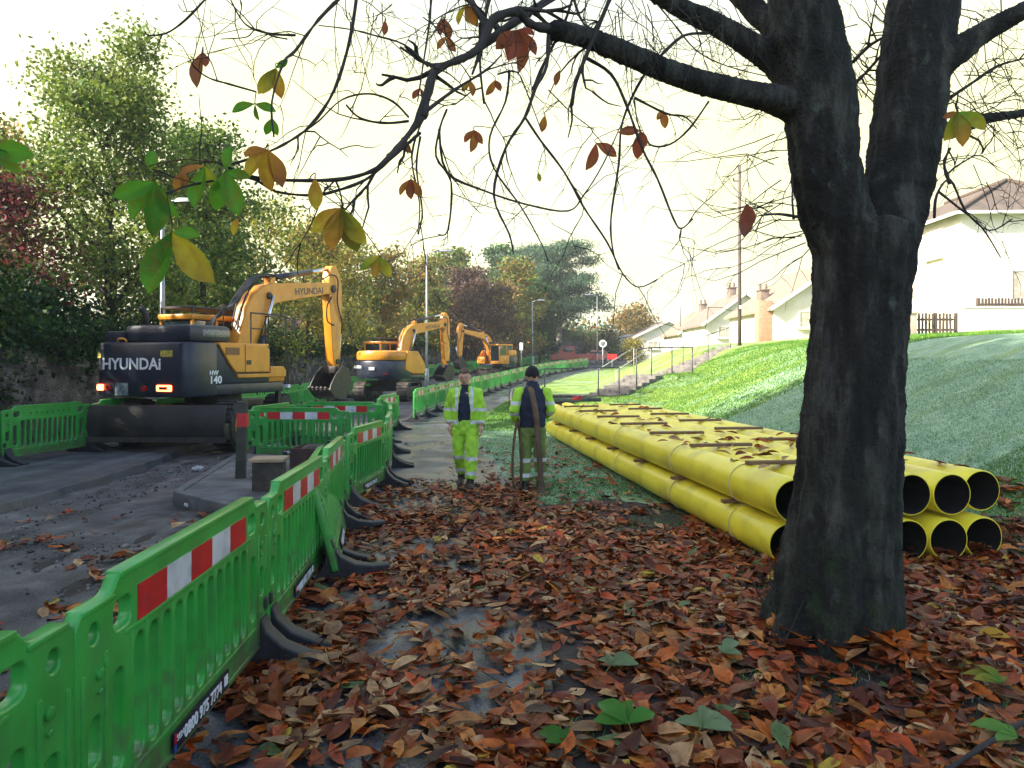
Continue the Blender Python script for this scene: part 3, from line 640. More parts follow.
    g.tube([(1.18, -.15, 2.95), (1.18, 1.0, 2.95), (1.18, 1.08, 2.9)], .018, 6).tube([(1.18, 1.08, 2.95), (.6, 1.08, 2.95)], .018, 6).tube([(1.18, -.15, 2.6), (1.18, .45, 2.6)], .015, 6)
    for x in (1.12, 1.2): g.tube([(x, 1.16, 1.2), (x, 1.16, 2.1)], .022, 6)
    g.build('handrail', M['dark'], root)
    mr = MB().tube([(1.18, 1.1, 2.9), (1.3, 1.2, 2.9)], .015, 6).box((1.3, 1.22, 2.75), (.03, .14, .3)).build('mirror', M['dark'], root)
    MB().box((1.15, 1.16, 1.27), (.16, .1, .08)).build('work_lamp', M['white'], root)
    MB().box((.9, 1.16, .98), (.1, .1, .4)).build('step', M['dark'], root)
    cab(root, -1.18, -.28, -.35, 1.35, 1.38, 2.82)
    for k in range(5): hose([(-.1 + k * .07, -.5, 2.2), (-.05 + k * .07, -.1, 2.75 + .05 * k), (.0 + k * .06, .35, 3.0 + .04 * k), (.02 + k * .05, .8, 3.55), (.03 + k * .05, 1.3, 3.95), (.04 + k * .04, 1.9, 4.0)], .02, 'hose', root)
    MB().tube([(.55, -.3, 2.2), (.55, -.3, 3.05)], .015, 6).box((.55, -.3, 3.1), (.12, .1, .08)).build('camera_mast', M['dark'], root)
    boom_set(root, .12)
    return root
wheeled((-6.9, 17.1, h(-6.9, 17.1) + .03), R(20), R(3))

# --- tracked excavators
def tracked(loc, heading, label, sc=1.0, text='HYUNDAI', under=0.0):
    root = empty('tracked_excavator', loc, -heading, label, 'excavator', 'excavators digging the road'); root.scale = (sc,) * 3
    before = set(bpy.data.objects)
    crawler(root, -1.05); crawler(root, 1.05)
    MB().box((0, 0, .62), (1.6, 1.2, .4)).cyl((0, 0, .8), (0, 0, 1.06), .55, 24).build('chassis', M['dark'], root, bevel=.02)
    MT = Matrix.Rotation(-under + heading, 4, 'Z')
    for o in [o for o in bpy.data.objects if o not in before and o.type == 'MESH']: o.data.transform(MT)
    def plan(r=1.38, n=9): return [(r * math.cos(R(a)), -.35 + r * math.sin(R(a))) for a in np.linspace(180, 360, n * 2)]
    slab('platform', plan(1.33) + [(1.33, 1.0), (-1.33, 1.0)], 1.04, 1.24, M['navy'], root, .03)
    cw = slab('counterweight', plan(1.38) + [(1.38, .1), (-1.38, .1)], 1.12, 1.93, M['navy'], root, .07)
    hd = slab('engine_hood', plan(1.36) + [(1.36, .25), (-1.36, .25)], 1.932, 2.42, M['yellow'], root, .12)
    lettering('lettering', text, .2, M['white'], cw, Matrix.Translation((-.62, -1.62, 1.62)) @ Matrix.Rotation(R(-27), 4, 'Z') @ RX90, .004, 1.05)
    MB().box((.35, -1.725, 1.55), (.28, .03, .14), Matrix.Rotation(R(13), 3, 'Z')).build('sticker', M['white'], cw)
    MB().box((.95, -1.38, 1.3), (.2, .05, .08), Matrix.Rotation(R(42), 3, 'Z')).box((-.95, -1.38, 1.3), (.2, .05, .08), Matrix.Rotation(R(-42), 3, 'Z')).build('tail_lamp', M['lamp_off'], cw)
    profile('side_panel', [(-.5, 1.5), (-.3, 2.4), (.55, 2.4), (1.15, 1.75), (1.2, 1.3), (0.1, 1.3)], [], .1, .03, M['yellow'], root, 'YZ', 1.36)
    slab('tool_box', [(.55, .2), (1.36, .2), (1.36, 1.15), (.55, 1.15)], 1.242, 1.85, M['yellow'], root, .08)
    g = MB().tube([(1.25, 1.1, 1.25), (1.25, 1.1, 2.6), (1.25, .1, 2.6), (1.25, .1, 2.3)], .02, 6)
    g.build('handrail', M['dark'], root)
    cab(root, -1.3, -.3, -.3, 1.35, 1.24, 2.78)
    boom_set(root, .15)
    return root
tracked((-5.75, 34.6, h(-5.75, 34.6) + .03), R(30), 'tracked excavator in the middle distance, navy tail and yellow boom arched over the road', .93, under=R(4))
tracked((-1.0, 54, h(-1.0, 54) + .03), R(-140), 'farthest tracked excavator, cab facing us and its short boom curled to the left', .84, under=R(-25))
# ---------------------------------------------------------------- foliage tools
def fast_mesh(name, V, Fq, cols=None, per=4):
    me = bpy.data.meshes.new(name); V = np.ascontiguousarray(V, np.float32); Fq = np.ascontiguousarray(Fq, np.int32)
    me.vertices.add(len(V)); me.vertices.foreach_set('co', V.ravel())
    me.loops.add(Fq.size); me.loops.foreach_set('vertex_index', Fq.ravel())
    me.polygons.add(len(Fq)); me.polygons.foreach_set('loop_start', np.arange(0, Fq.size, Fq.shape[1], dtype=np.int32))
    me.polygons.foreach_set('loop_total', np.full(len(Fq), Fq.shape[1], np.int32)); me.update(calc_edges=True)
    if cols is not None:
        a = me.color_attributes.new('col', 'FLOAT_COLOR', 'POINT'); c = np.ones((len(V), 4), np.float32); c[:, :3] = cols; a.data.foreach_set('color', c.ravel())
    return me
def rand_frames(rng, n, tilt=None):
    """random orthonormal frames; tilt limits the lean of the normal away from up"""
    if tilt is None: nrm = rng.normal(size=(n, 3))
    else: nrm = np.stack([rng.normal(0, tilt, n), rng.normal(0, tilt, n), np.ones(n)], 1)
    nrm /= np.linalg.norm(nrm, axis=1)[:, None]
    a = rng.normal(size=(n, 3)); a -= nrm * (a * nrm).sum(1)[:, None]; a /= np.linalg.norm(a, axis=1)[:, None]
    return a, np.cross(nrm, a), nrm
def leaf_cards(name, P, size, cols, rng, material, parent, aspect=.62):
    n = len(P); u, v, w = rand_frames(rng, n); s = size * rng.uniform(.6, 1.3, n)[:, None]
    # a folded leaf: two triangles-like quads sharing a midrib
    a = P - u * s; b = P + u * s; l = P + v * s * aspect + w * s * .18; r = P - v * s * aspect + w * s * .18
    V = np.stack([a, l, b, r], 1).reshape(-1, 3); k = np.arange(n)[:, None] * 4
    Fq = np.concatenate([k + [0, 1, 2], k + [0, 2, 3]], 0) if False else np.stack([k[:, 0], k[:, 0] + 1, k[:, 0] + 2, k[:, 0] + 3], 1)
    me = fast_mesh(name, V, Fq, np.repeat(cols, 4, 0)); return link(name, me, material, parent)
M['leaf'] = mat('tree_leaf', (.1, .1, .1), rough=.55, attr='col', transl=.34, spec=.25)
M['hang_leaf'] = mat('hanging_leaf', (.1, .1, .1), rough=.5, attr='col', transl=.58, spec=.3, bump=.6, bscale=45, scale=9, dirt=(.30, .13, .02), dirt_amt=.45, dirt_scale=22)
M['litter'] = mat('fallen_leaf', (.1, .1, .1), rough=.45, attr='col', transl=.10, spec=.22, bump=.35, bscale=35, scale=9, dirt=(.05, .016, .006), dirt_amt=.6, dirt_scale=26)
M['bark'] = mat('tree_bark', (.016, .014, .014), (.040, .034, .030), rough=.9, scale=5, bump=.8, bscale=16, stretch=(1, 1, .35))
M['bark_pale'] = mat('pale_bark', (.25, .22, .19), (.12, .10, .085), rough=.9, scale=5, bump=.6, bscale=16, stretch=(1, 1, .4))

def grow(rng, base, hgt, spread, lean=(0, 0), r0=.2, start=.25, n1=12, up=.55, sub=5, twig=4):
    """limbs of a tree: returns tube paths and points where leaves sit"""
    tubes = []; tips = []
    base = np.array(base, float); k = 9; trunk = []
    for i in range(k + 1):
        t = i / k; trunk.append(base + np.array([lean[0] * t + rng.normal(0, .018) * hgt * t, lean[1] * t + rng.normal(0, .018) * hgt * t, hgt * t * .93]))
    tubes.append((trunk, [r0 * (1 - .9 * (i / k) ** .8) + .01 for i in range(k + 1)], 8))
    for j in range(n1):
        t = start + (1 - start) * (j + rng.uniform(0, .9)) / n1; t = min(t, .97); f = t * k; i = int(f); p = trunk[i] * (1 - f + i) + trunk[min(i + 1, k)] * (f - i)
        az = j * 2.4 + rng.uniform(-.6, .6); ln = spread * (1 - .65 * ((t - start) / (1 - start)) ** 1.6) * rng.uniform(.7, 1.15) * (.75 + .25 * min(1, (t - start) * 5))
        d = np.array([math.cos(az), math.sin(az), up * rng.uniform(.6, 1.5)]); d /= np.linalg.norm(d)
        path = [p]; q = p.copy(); dd = d.copy(); m = 5
        for s in range(m):
            dd = dd + rng.normal(0, .16, 3) + [0, 0, .07]; dd /= np.linalg.norm(dd); q = q + dd * ln / m; path.append(q.copy())
        rr = r0 * (1 - .8 * t) * .5
        tubes.append((path, [max(rr * (1 - s / (m + .6)), .012) for s in range(m + 1)], 5))
        for s in range(sub):
            tt = rng.uniform(.3, 1) * m; a = int(min(tt, m - .01)); p2 = path[a] * (1 - tt + a) + path[a + 1] * (tt - a)
            d2 = rng.normal(0, 1, 3) + [0, 0, .25] + dd * .8; d2 /= np.linalg.norm(d2); l2 = ln * rng.uniform(.22, .42)
            pp = [p2]; q2 = p2.copy()
            for u_ in range(3): d2 = d2 + rng.normal(0, .2, 3); d2 /= np.linalg.norm(d2); q2 = q2 + d2 * l2 / 3; pp.append(q2.copy())
            tubes.append((pp, [max(rr * .35, .012), .012, .009, .006], 4))
            for w in range(twig):
                d3 = d2 + rng.normal(0, .8, 3); d3 /= np.linalg.norm(d3); b = pp[rng.randint(1, 4)]; e_ = b + d3 * l2 * rng.uniform(.3, .8)
                tubes.append(([b, (b + e_) / 2 + rng.normal(0, .03, 3), e_], [.008, .006, .004], 3)); tips.append(e_)
            tips.append(q2)
        tips.append(q)
    return tubes, np.array(tips)
def tree(name, label, cat, x, y, hgt, spread, pal, n, size, seed, clump=.45, r0=.18, lean=(0, 0), group=None, bark='bark', z=None, **kw):
    rng = np.random.RandomState(seed); z = h(x, y) - .1 if z is None else z
    root = empty(name, (x, y, z), 0, label, cat, group)
    tubes, tips = grow(rng, (0, 0, 0), hgt, spread, lean, r0, **kw)
    mb = MB()
    for i, (p, r, k) in enumerate(tubes[:1]): mb.tube(p, r, k)
    mb.build('trunk', M[bark], root, True)
    mb = MB()
    for p, r, k in tubes[1:]: mb.tube(p, r, k, False)
    mb.build('branches', M[bark], root, True)
    if n:
        ci = rng.randint(0, len(tips), n); den = rng.uniform(.2, 1, len(tips)); ci = ci[rng.uniform(0, 1, n) < den[ci]]
        P = tips[ci] + rng.normal(0, clump, (len(ci), 3)) * [1, 1, .62]
        P[:, 2] = np.maximum(P[:, 2], .3)
        pal = np.array(pal); cl = rng.randint(0, len(pal), len(tips)); base = pal[cl[ci]]
        other = pal[rng.randint(0, len(pal), len(ci))]; k = rng.uniform(0, .5, (len(ci), 1))
        C = (base * (1 - k) + other * k) * rng.uniform(.6, 1.35, (len(ci), 1))
        leaf_cards('crown', P, size, C, rng, M['leaf'], root)
    return root
GREEN = [(.04, .10, .018), (.07, .15, .025), (.12, .20, .03), (.19, .25, .04)]
DARK = [(.010, .035, .008), (.018, .055, .010), (.035, .09, .015), (.010, .042, .012)]
YEL = [(.30, .27, .035), (.42, .32, .04), (.20, .22, .035), (.30, .18, .03), (.13, .17, .03)]
ORA = [(.28, .18, .03), (.18, .18, .03), (.34, .16, .03), (.13, .16, .03)]
RED = [(.15, .022, .028), (.20, .035, .04), (.085, .018, .022), (.13, .06, .03), (.10, .10, .03)]
BRN = [(.09, .045, .04), (.12, .06, .04), (.07, .035, .04), (.13, .09, .04)]
PINE = [(.05, .12, .07), (.08, .16, .09), (.035, .08, .055), (.12, .19, .08)]
GT = 'trees behind the stone wall'
tree('maple_tree', 'tall leafy green maple rising behind the big excavator', 'tree', -12.7, 23.5, 11.3, 3.5, GREEN[1:] + [(.17, .23, .03), (.22, .26, .035)], 44000, .075, 11, .42, .26, group=GT, n1=22, start=.18, sub=8)
tree('maple_tree', 'second green tree close behind the tall maple, lower and darker', 'tree', -11.5, 27.5, 10.6, 2.7, GREEN, 26000, .085, 12, .42, .2, group=GT, n1=18, start=.22, sub=7)
tree('autumn_tree', 'green and orange tree at the left edge above the red bush', 'tree', -19.0, 25.5, 9.6, 3.6, ORA + GREEN[2:], 26000, .10, 13, .45, .22, group=GT, n1=16, sub=7)
tree('red_shrub_tree', 'crimson leaved small tree left of the maple', 'tree', -14.9, 20.6, 6.4, 3.0, RED, 20000, .075, 14, .4, .12, group=GT, n1=16, start=.12, sub=7)
tree('dark_evergreen_bush', 'dark green bush bulging over the stone wall at the left edge', 'bush', -12.7, 15.6, 4.5, 2.3, DARK + [(.07, .10, .015)], 38000, .07, 15, .42, .12, n1=22, start=.08, up=.3, sub=8)
tree('dark_evergreen_bush', 'lower dark green bush spilling along the wall behind the excavator tail', 'bush', -12.9, 19.6, 3.3, 2.0, DARK, 20000, .07, 16, .4, .1, n1=18, start=.08, up=.3, sub=7)
specs = [  # x, y, height, spread, palette, leaves, size, words
 (-14.5, 33, 8.2, 2.6, GREEN[1:] + YEL[:1], 9000, .10, 'thin green tree with sky showing through, right of the maple'),
 (-11.6, 35, 8.8, 2.6, GREEN[2:] + YEL[1:3], 8000, .10, 'thin yellow-green tree behind the big excavator boom'),
 (-15.5, 40, 9.5, 3.2, GREEN, 14000, .12, 'rounder green tree filling the gap behind the two thin ones'),
 (-12.2, 44, 9.6, 3.0, YEL, 12000, .11, 'yellow birch behind the bend of the big excavator arm'),
 (-10.6, 48, 8.6, 2.6, YEL + GREEN[3:], 9000, .11, 'yellow-green birch above the cab of the middle excavator'),
 (-13.5, 53, 10.4, 3.4, YEL + GREEN[2:], 13000, .14, 'tall olive birch standing behind the yellow birch'),
 (-9.6, 55, 8.6, 3.0, ORA, 10000, .13, 'rusty gold tree behind the middle excavator boom'),
 (-7.6, 61, 8.6, 3.0, ORA + GREEN[1:3], 11000, .14, 'green and gold tree right of the middle excavator arm'),
 (-4.2, 66, 8.4, 3.3, BRN, 16000, .14, 'purple-brown tree behind the farthest excavator boom'),
 (-1.4, 68, 7.4, 2.9, BRN + ORA[:1], 13000, .14, 'dull copper tree above the farthest excavator cab'),
 (-6.5, 74, 11.0, 4.0, GREEN + ORA[:1], 15000, .18, 'broad green tree behind the purple-brown tree'),
 (.6, 74, 10.6, 3.2, ORA + GREEN[1:], 13000, .16, 'gold and green tree left of the far lamp post'),
 (-1.5, 84, 12.8, 4.2, GREEN[:3] + PINE, 15000, .2, 'tall dark green tree behind the gold and green one'),
 (3.0, 80, 8.6, 2.8, DARK + GREEN[:1], 13000, .16, 'dark green holly tree beside the far pine')]
for i, (x, y, hh, sp, pal, n, sz, w) in enumerate(specs):
    tree('roadside_tree', w, 'tree', x, y, hh, sp, pal, n, sz, 40 + i, .5, .11 + hh * .004, group=GT, n1=14, start=.15, sub=6)
def pine(x, y, hgt, label, seed):
    rng = np.random.RandomState(seed); root = empty('pine_tree', (x, y, h(x, y) - .1), 0, label, 'tree', 'pines beyond the road bend')
    mb = MB(); tr = [np.array([rng.normal(0, .1) * t * 3, 0, hgt * t]) for t in np.linspace(0, 1, 8)]
    mb.tube(tr, [.42 * (1 - .8 * t) for t in np.linspace(0, 1, 8)], 8)
    mb.tube([tr[2], tr[2] + [1.0, 0, 2.2], tr[2] + [1.4, 0, 5.5]], [.3, .24, .1], 7)
    mb.build('trunk', M['bark_pale'], root, True); mb = MB(); P = []
    for j in range(26):
        t = .36 + .62 * j / 26; b = tr[int(t * 7)]; b = b + (tr[min(int(t * 7) + 1, 7)] - b) * (t * 7 % 1); az = rng.uniform(0, 6.3) if j % 3 else rng.choice([0., math.pi]) + rng.normal(0, .3)
        ln = rng.uniform(2.6, 5.6) * (1 - .55 * max(0, (t - .55)) / .45); e_ = b + np.array([math.cos(az) * ln, math.sin(az) * ln, rng.uniform(-.3, .9)])
        mb.tube([b, (b + e_) / 2 + [0, 0, .3], e_], [.12, .07, .03], 5)
        for k in range(4):
            c = b + (e_ - b) * (.4 + .2 * k) + rng.normal(0, .4, 3) * [1, 1, .25]; m_ = 430
            q = rng.normal(0, 1, (m_, 3)); P.append(c + rng.normal(0, .3, 3) + q * np.array([1.1, 1.1, .42]) * rng.uniform(.6, 1))
    mb.build('branches', M['bark'], root, True); P = np.concatenate(P)
    pal = np.array(PINE); C = pal[rng.randint(0, 4, len(P))] * rng.uniform(.6, 1.3, (len(P), 1)); leaf_cards('crown', P, .17, C, rng, M['leaf'], root, .35)
pine(5.9, 92, 14.2, 'tall layered pine with pale trunk left of the houses', 91)
pine(1.6, 99, 14.5, 'pine standing behind and left of the tall layered one', 92)
# undergrowth and ivy behind and over the wall
rng = np.random.RandomState(5); P = []; C = []
for y in np.arange(-4, 130, .8):
    x = float(wx(y)); z = float(zb(y)); dens = 620 if y < 40 else 330
    for k in range(2 if y < 60 else 3):
        c = np.array([x - 1.0 - k * 1.3 + rng.normal(0, .3), y, z + 2.0 + rng.uniform(-.2, .6) + .3 * k]); q = rng.normal(0, 1, (dens, 3)) * [.6, .6, .42 + .1 * k]; P.append(c + q)
        pal = np.array(DARK + (GREEN[:2] if rng.rand() < .4 else [])); C.append(pal[rng.randint(0, len(pal), dens)] * rng.uniform(.6, 1.3, (dens, 1)))
P = np.concatenate(P); C = np.concatenate(C)
leaf_cards('undergrowth', P, .085, C, rng, M['leaf'], None)['kind'] = 'stuff'
P = []; C = []
for y in np.arange(6, 60, .25):
    x = float(wx(y)); z = float(zb(y)); ln = .35 + .45 * (math.sin(y * 1.1) * .5 + .5) * rng.uniform(.5, 1.2); m_ = 150
    q = rng.uniform(0, 1, (m_, 3)); P.append(np.stack([x + .03 + q[:, 0] * .12, y + (q[:, 1] - .5) * .5, z + 2.62 - q[:, 2] ** 1.5 * ln], 1))
    pal = np.array(DARK); C.append(pal[rng.randint(0, 4, m_)] * rng.uniform(.5, 1.3, (m_, 1)))
ivy = leaf_cards('ivy', np.concatenate(P), .05, np.concatenate(C), rng, M['leaf'], bpy.data.objects['stone_wall'])
# a far wooded rise that closes the view beyond the bend
rng = np.random.RandomState(8); P = []; C = []
for i in range(150):
    t = i / 150; x = -60 + 78 * t; y = 118 + rng.uniform(-14, 26); hh = rng.uniform(4, 9) * (1 if x < 8 else .5); m_ = 500
    q = rng.normal(0, 1, (m_, 3)) * [1.9, 1.9, hh * .35]; P.append(np.array([x, y, h(x, y) + hh * .5]) + q); pal = np.array((GREEN, ORA, PINE, BRN)[rng.randint(0, 4)])
    C.append(pal[rng.randint(0, len(pal), m_)] * rng.uniform(.7, 1.2, (m_, 1)))
leaf_cards('distant_woods', np.concatenate(P), .34, np.concatenate(C), rng, M['leaf'], None)['kind'] = 'stuff'
# tall trees further back along the wall, beside and behind the photographer; they keep the near ground in shade
for i, (x, y, hh) in enumerate(((-18, 7.0, 23), (-17, 2, 22), (-16, -4, 21), (-17, -11, 22), (-23, 5, 24), (-22, -5, 23))):
    tree('roadside_tree', f'tall tree beyond the left edge of the photo, {ordn(i + 1)} counted from the maple', 'tree', x, y, hh, 5.6, GREEN, 22000, .26, 70 + i, .8, .3, group='tall trees beyond the left edge', n1=18, start=.12, sub=7, twig=3)
# ---------------------------------------------------------------- yellow pipes
M['pipe'] = mat('yellow_pipe', (.88, .76, .05), (.82, .68, .04), rough=.34, scale=1.6, dirt=(.30, .24, .06), dirt_amt=.45, dirt_scale=2.4, bump=.02, bscale=50)
M['pipe_in'] = mat('pipe_bore', (.004, .004, .004), (.008, .007, .006), rough=.9, scale=6)
M['band'] = mat('clear_strap', (.55, .52, .3), rough=.4)
M['batten'] = mat('batten_wood', (.16, .085, .04), (.28, .17, .09), rough=.8, scale=6, bump=.4, bscale=30, stretch=(.4, 3, 3), dirt=(.05, .03, .02), dirt_amt=.6)
PO, PR, PA = (2.48, 6.62), .1925, R(7.25)
PD = Vector((-math.sin(PA), math.cos(PA), 0)); PN = Vector((math.cos(PA), math.sin(PA), 0))
def pipe_pt(i, s, z): return Vector((PO[0], PO[1], 0)) + PN * i * .385 + PD * s + Vector((0, 0, z))
Z0 = h(3.0, 9) + PR + .02
place = ['leftmost', 'second from the left', 'third from the left', 'third from the right', 'second from the right', 'rightmost']
LEN = 11.6
def pipe(i, layer, s0, z):
    a = pipe_pt(i, s0, z) + (PN * .016 * layer * i if layer else Vector())
    root = empty('gas_pipe', a, PA, f'yellow gas pipe, {place[i]} in the {"upper" if layer else "lower"} layer of the stack', 'pipe', 'yellow gas pipes stacked on battens')
    mb = MB(); n = 40; ro, ri = PR, PR - .012; prof = [(ri, LEN - .02), (ro - .004, LEN), (ro, LEN - .01)] ; ss = [0, .006]
    ys = [0.0, .006] + list(np.linspace(.3, LEN - .3, 14)) + [LEN - .006, LEN]; rs = [ro - .005, ro] + [ro] * 14 + [ro, ro - .005]
    vs = [(r * math.cos(2 * math.pi * k / n), y, r * math.sin(2 * math.pi * k / n)) for y, r in zip(ys, rs) for k in range(n)]; m_ = len(ys)
    fs = [(j * n + k, j * n + (k + 1) % n, (j + 1) * n + (k + 1) % n, (j + 1) * n + k) for j in range(m_ - 1) for k in range(n)]
    mb.add(vs, fs)
    for y, s in ((0, 1), (LEN, -1)):                       # cut end ring
        vs = [(r * math.cos(2 * math.pi * k / n), y, r * math.sin(2 * math.pi * k / n)) for r in (ro - .005, ri) for k in range(n)]
        mb.add(vs, [(k, n + k, n + (k + 1) % n, (k + 1) % n)[::s] for k in range(n)])
    mb.build('shell', M['pipe'], root, True)
    vs = [(ri * math.cos(2 * math.pi * k / n), y, ri * math.sin(2 * math.pi * k / n)) for y in (0.0, LEN) for k in range(n)]
    MB().add(vs, [(k, n + k, n + (k + 1) % n, (k + 1) % n) for k in range(n)]).build('bore', M['pipe_in'], root, True)
offs0 = [0, .12, .05, .0, -.02, .02]; offs1 = [-.10, .35, .1, .02, .02, .14]
for i in range(6): pipe(i, 0, offs0[i], Z0); pipe(i, 1, offs1[i], Z0 + .41 + (.006 if i % 2 else 0))
ns = 0
for k in range(8):
    s = 1.0 + 1.55 * k
    if s > 11.2: break
    for b, i0 in ((0, 0), (1, 3)):
        for lvl, z in ((0, Z0 + .205), (1, Z0 + .41 + .215)):
            if lvl == 0: a, c = pipe_pt(i0 - (.52 if b == 0 else .3), s + .3 * b, z), pipe_pt(i0 + 2.3, s + .3 * b, z)
            else: a, c = pipe_pt(i0 - .08 + .1 * b, s - .2 + .55 * b, z), pipe_pt(i0 + 1.95, s - .2 + .55 * b, z)
            w = 'left' if b == 0 else 'right'
            t = (c - a); o = MB().box((0, 0, 0), (t.length, .085, .036)).build('wooden_batten', M['batten'], None, bevel=.004)
            o.location = (a + c) / 2; o.rotation_euler = (0, 0, math.atan2(t.y, t.x) + R([0, 2, -1.5, 1, -2.5, 3, 0, 1][k]))
            prop(o, f'wooden batten {"on top of the yellow pipes" if lvl else "between the yellow pipe layers"}, {ordn(k + 1)} from near end, {w} bundle', 'batten', 'battens on the yellow pipes')
for k, s in enumerate((.85, 2.6, 5.2, 8.0)):             # thin straps round each bundle's left pipe column
    for lvl, z in ((0, Z0), (1, Z0 + .41)):
        pts = [pipe_pt(0, s, z) + PN * (PR + .003) * math.cos(a) + Vector((0, 0, (PR + .003) * math.sin(a))) for a in np.linspace(R(80), R(290), 20)]
        mb = MB(); 
        for a, b in zip(pts[:-1], pts[1:]): mb.bar(a, b, .003, .016)
        o = mb.build('packing_strap', M['band'])
        prop(o, f'thin clear packing strap around the left {"upper" if lvl else "lower"} yellow pipe, {ordn(k + 1)} from the near end', 'strap', 'straps round the pipes')
o = MB().bar(pipe_pt(-.3, 12.1, .86), pipe_pt(3.4, 12.1, .86), .09, .1).build('timber_baulk', mat('dark_timber', (.03, .05, .045), (.06, .08, .07), rough=.7, scale=8), None, bevel=.01)
prop(o, 'dark green timber laid across the far end of the yellow pipes', 'timber')
o.location.z = -.02
rp = pipe_pt(1.4, 11.4, 0.88)
o = MB().ball((0, 0, .03), .07, (1.7, 1, .6), 10, 6).ball((.08, .02, .06), .05, (1.2, 1, .9), 8, 5).build('red_rag', mat('red_cloth', (.35, .012, .03), rough=.8, scale=9, bump=.5), None, True); o.location = rp
prop(o, 'crumpled red rag lying on the far end of the pipes', 'rag')

# ---------------------------------------------------------------- big tree in front
def px_path(pts, d0, d1):
    n = len(pts); return [W(p[0], p[1], d0 + (d1 - d0) * i / (n - 1)) for i, p in enumerate(pts)]
TX, TY = (850 - 512) / F * 4.75, 4.75
big = empty('horse_chestnut_tree', (TX, TY, h(TX, TY)), 0, 'big dark forked tree trunk in front of the pipes, bare twigs hanging across the top', 'tree')
def local(pts): return [Vector(p) - Vector((TX, TY, h(TX, TY))) for p in pts]
S0 = F / 4.75
ringsT = [(660, 850, 60), (640, 848, 57), (610, 845, 56), (560, 842, 55), (500, 846, 52), (430, 850, 49.5), (350, 856, 46.5), (300, 860, 46), (250, 864, 50), (225, 866, 50)]
mb = MB(); mb.tube(local([W(c, y, 4.75) for y, c, r in ringsT]), [r * .95 / S0 for y, c, r in ringsT], 28)
lp = [(866, 290, 28), (849, 250, 33), (835, 215, 34), (826, 170, 34.5), (818, 100, 36), (806, 30, 35), (796, -40, 33), (778, -160, 28), (750, -330, 20), (735, -480, 11)]
rp_ = [(868, 290, 28), (880, 250, 35), (892, 215, 35), (901, 170, 34), (911, 100, 34.5), (920, 20, 36), (925, -50, 33), (945, -170, 27), (980, -330, 18), (990, -480, 10)]
for q, dd in ((lp, -.25), (rp_, .35)):
    mb.tube(local([W(p[0], p[1], 4.75 + dd * i / 9) for i, p in enumerate(q)]), [p[2] * .95 / S0 for p in q], 24)
rngT = np.random.RandomState(3)
for az, ln, r in ((200, .55, .14), (232, .3, .10), (100, .5, .13), (140, .5, .13), (172, .45, .11)):
    a = R(az); bz = h(TX, TY); dx, dy = math.cos(a), math.sin(a)
    mb.tube([Vector((dx * .16, dy * .16, 1.15)), Vector((dx * .24, dy * .24, .62)), Vector((dx * .33, dy * .33, .25)), Vector((dx * (.33 + ln * .3), dy * (.33 + ln * .3), .06)), Vector((dx * (.33 + ln * .6), dy * (.33 + ln * .6), -.1))], [.13, .16, .15, .10, .04], 10)
limbs = [([(800, 108), (770, 98), (740, 92), (700, 82), (660, 68), (620, 52), (585, 38), (550, 30)], [19, 14, 12.5, 12, 11.5, 11, 10, 9], 4.65, 3.9),
         ([(800, 80), (775, 62), (745, 40), (700, 16), (655, -6), (600, -50), (540, -110)], [22, 16, 13, 12, 10, 8, 5], 4.75, 4.6),
         ([(925, 72), (950, 55), (975, 38), (1005, 20), (1040, 0), (1090, -50)], [20, 14, 11, 10, 9, 6], 4.85, 4.6),
         ([(800, 60), (775, 30), (750, 5), (720, -30), (690, -90)], [16, 13, 11, 9, 6], 4.85, 5.6),
         ([(930, 135), (955, 125), (985, 118), (1030, 112), (1075, 95)], [9, 6, 5, 4.5, 3], 4.9, 5.3)]
for q, rr, a, b in limbs:
    P_ = px_path(q, a, b); mb.tube(local(P_), [r / (F / p.y) for r, p in zip(rr, P_)], 12)
t = mb.build('trunk', M['bark'], None)
rm = t.modifiers.new('r', 'REMESH'); rm.mode = 'VOXEL'; rm.voxel_size = .016
sm = t.modifiers.new('s', 'SMOOTH'); sm.iterations = 8; sm.factor = .6
bake(t); me = t.data; n = len(me.vertices); co = np.empty(n * 3, np.float32); me.vertices.foreach_get('co', co); co = co.reshape(-1, 3)
no = np.empty(n * 3, np.float32); me.vertices.foreach_get('normal', no); no = no.reshape(-1, 3)
ang = np.arctan2(co[:, 1], co[:, 0]); z = co[:, 2]
dsp = .009 * np.sin(ang * 9 + .9 * np.sin(z * 2.1)) + .006 * np.sin(ang * 17 + 2 * np.sin(z * 3.3) + z) + .004 * np.sin(z * 31 + 2 * np.sin(ang * 5)) + .0025 * rngT.normal(size=n)
dsp += .006 * np.exp(-((z % .83 - .4) ** 2) / .002) * (np.sin(ang * 2 + z * 7) > .72)
dsp *= np.clip(1.3 - np.maximum(0, z - 2.8) * .25, .25, 1)
co += no * dsp[:, None]; me.vertices.foreach_set('co', co.ravel()); me.update()
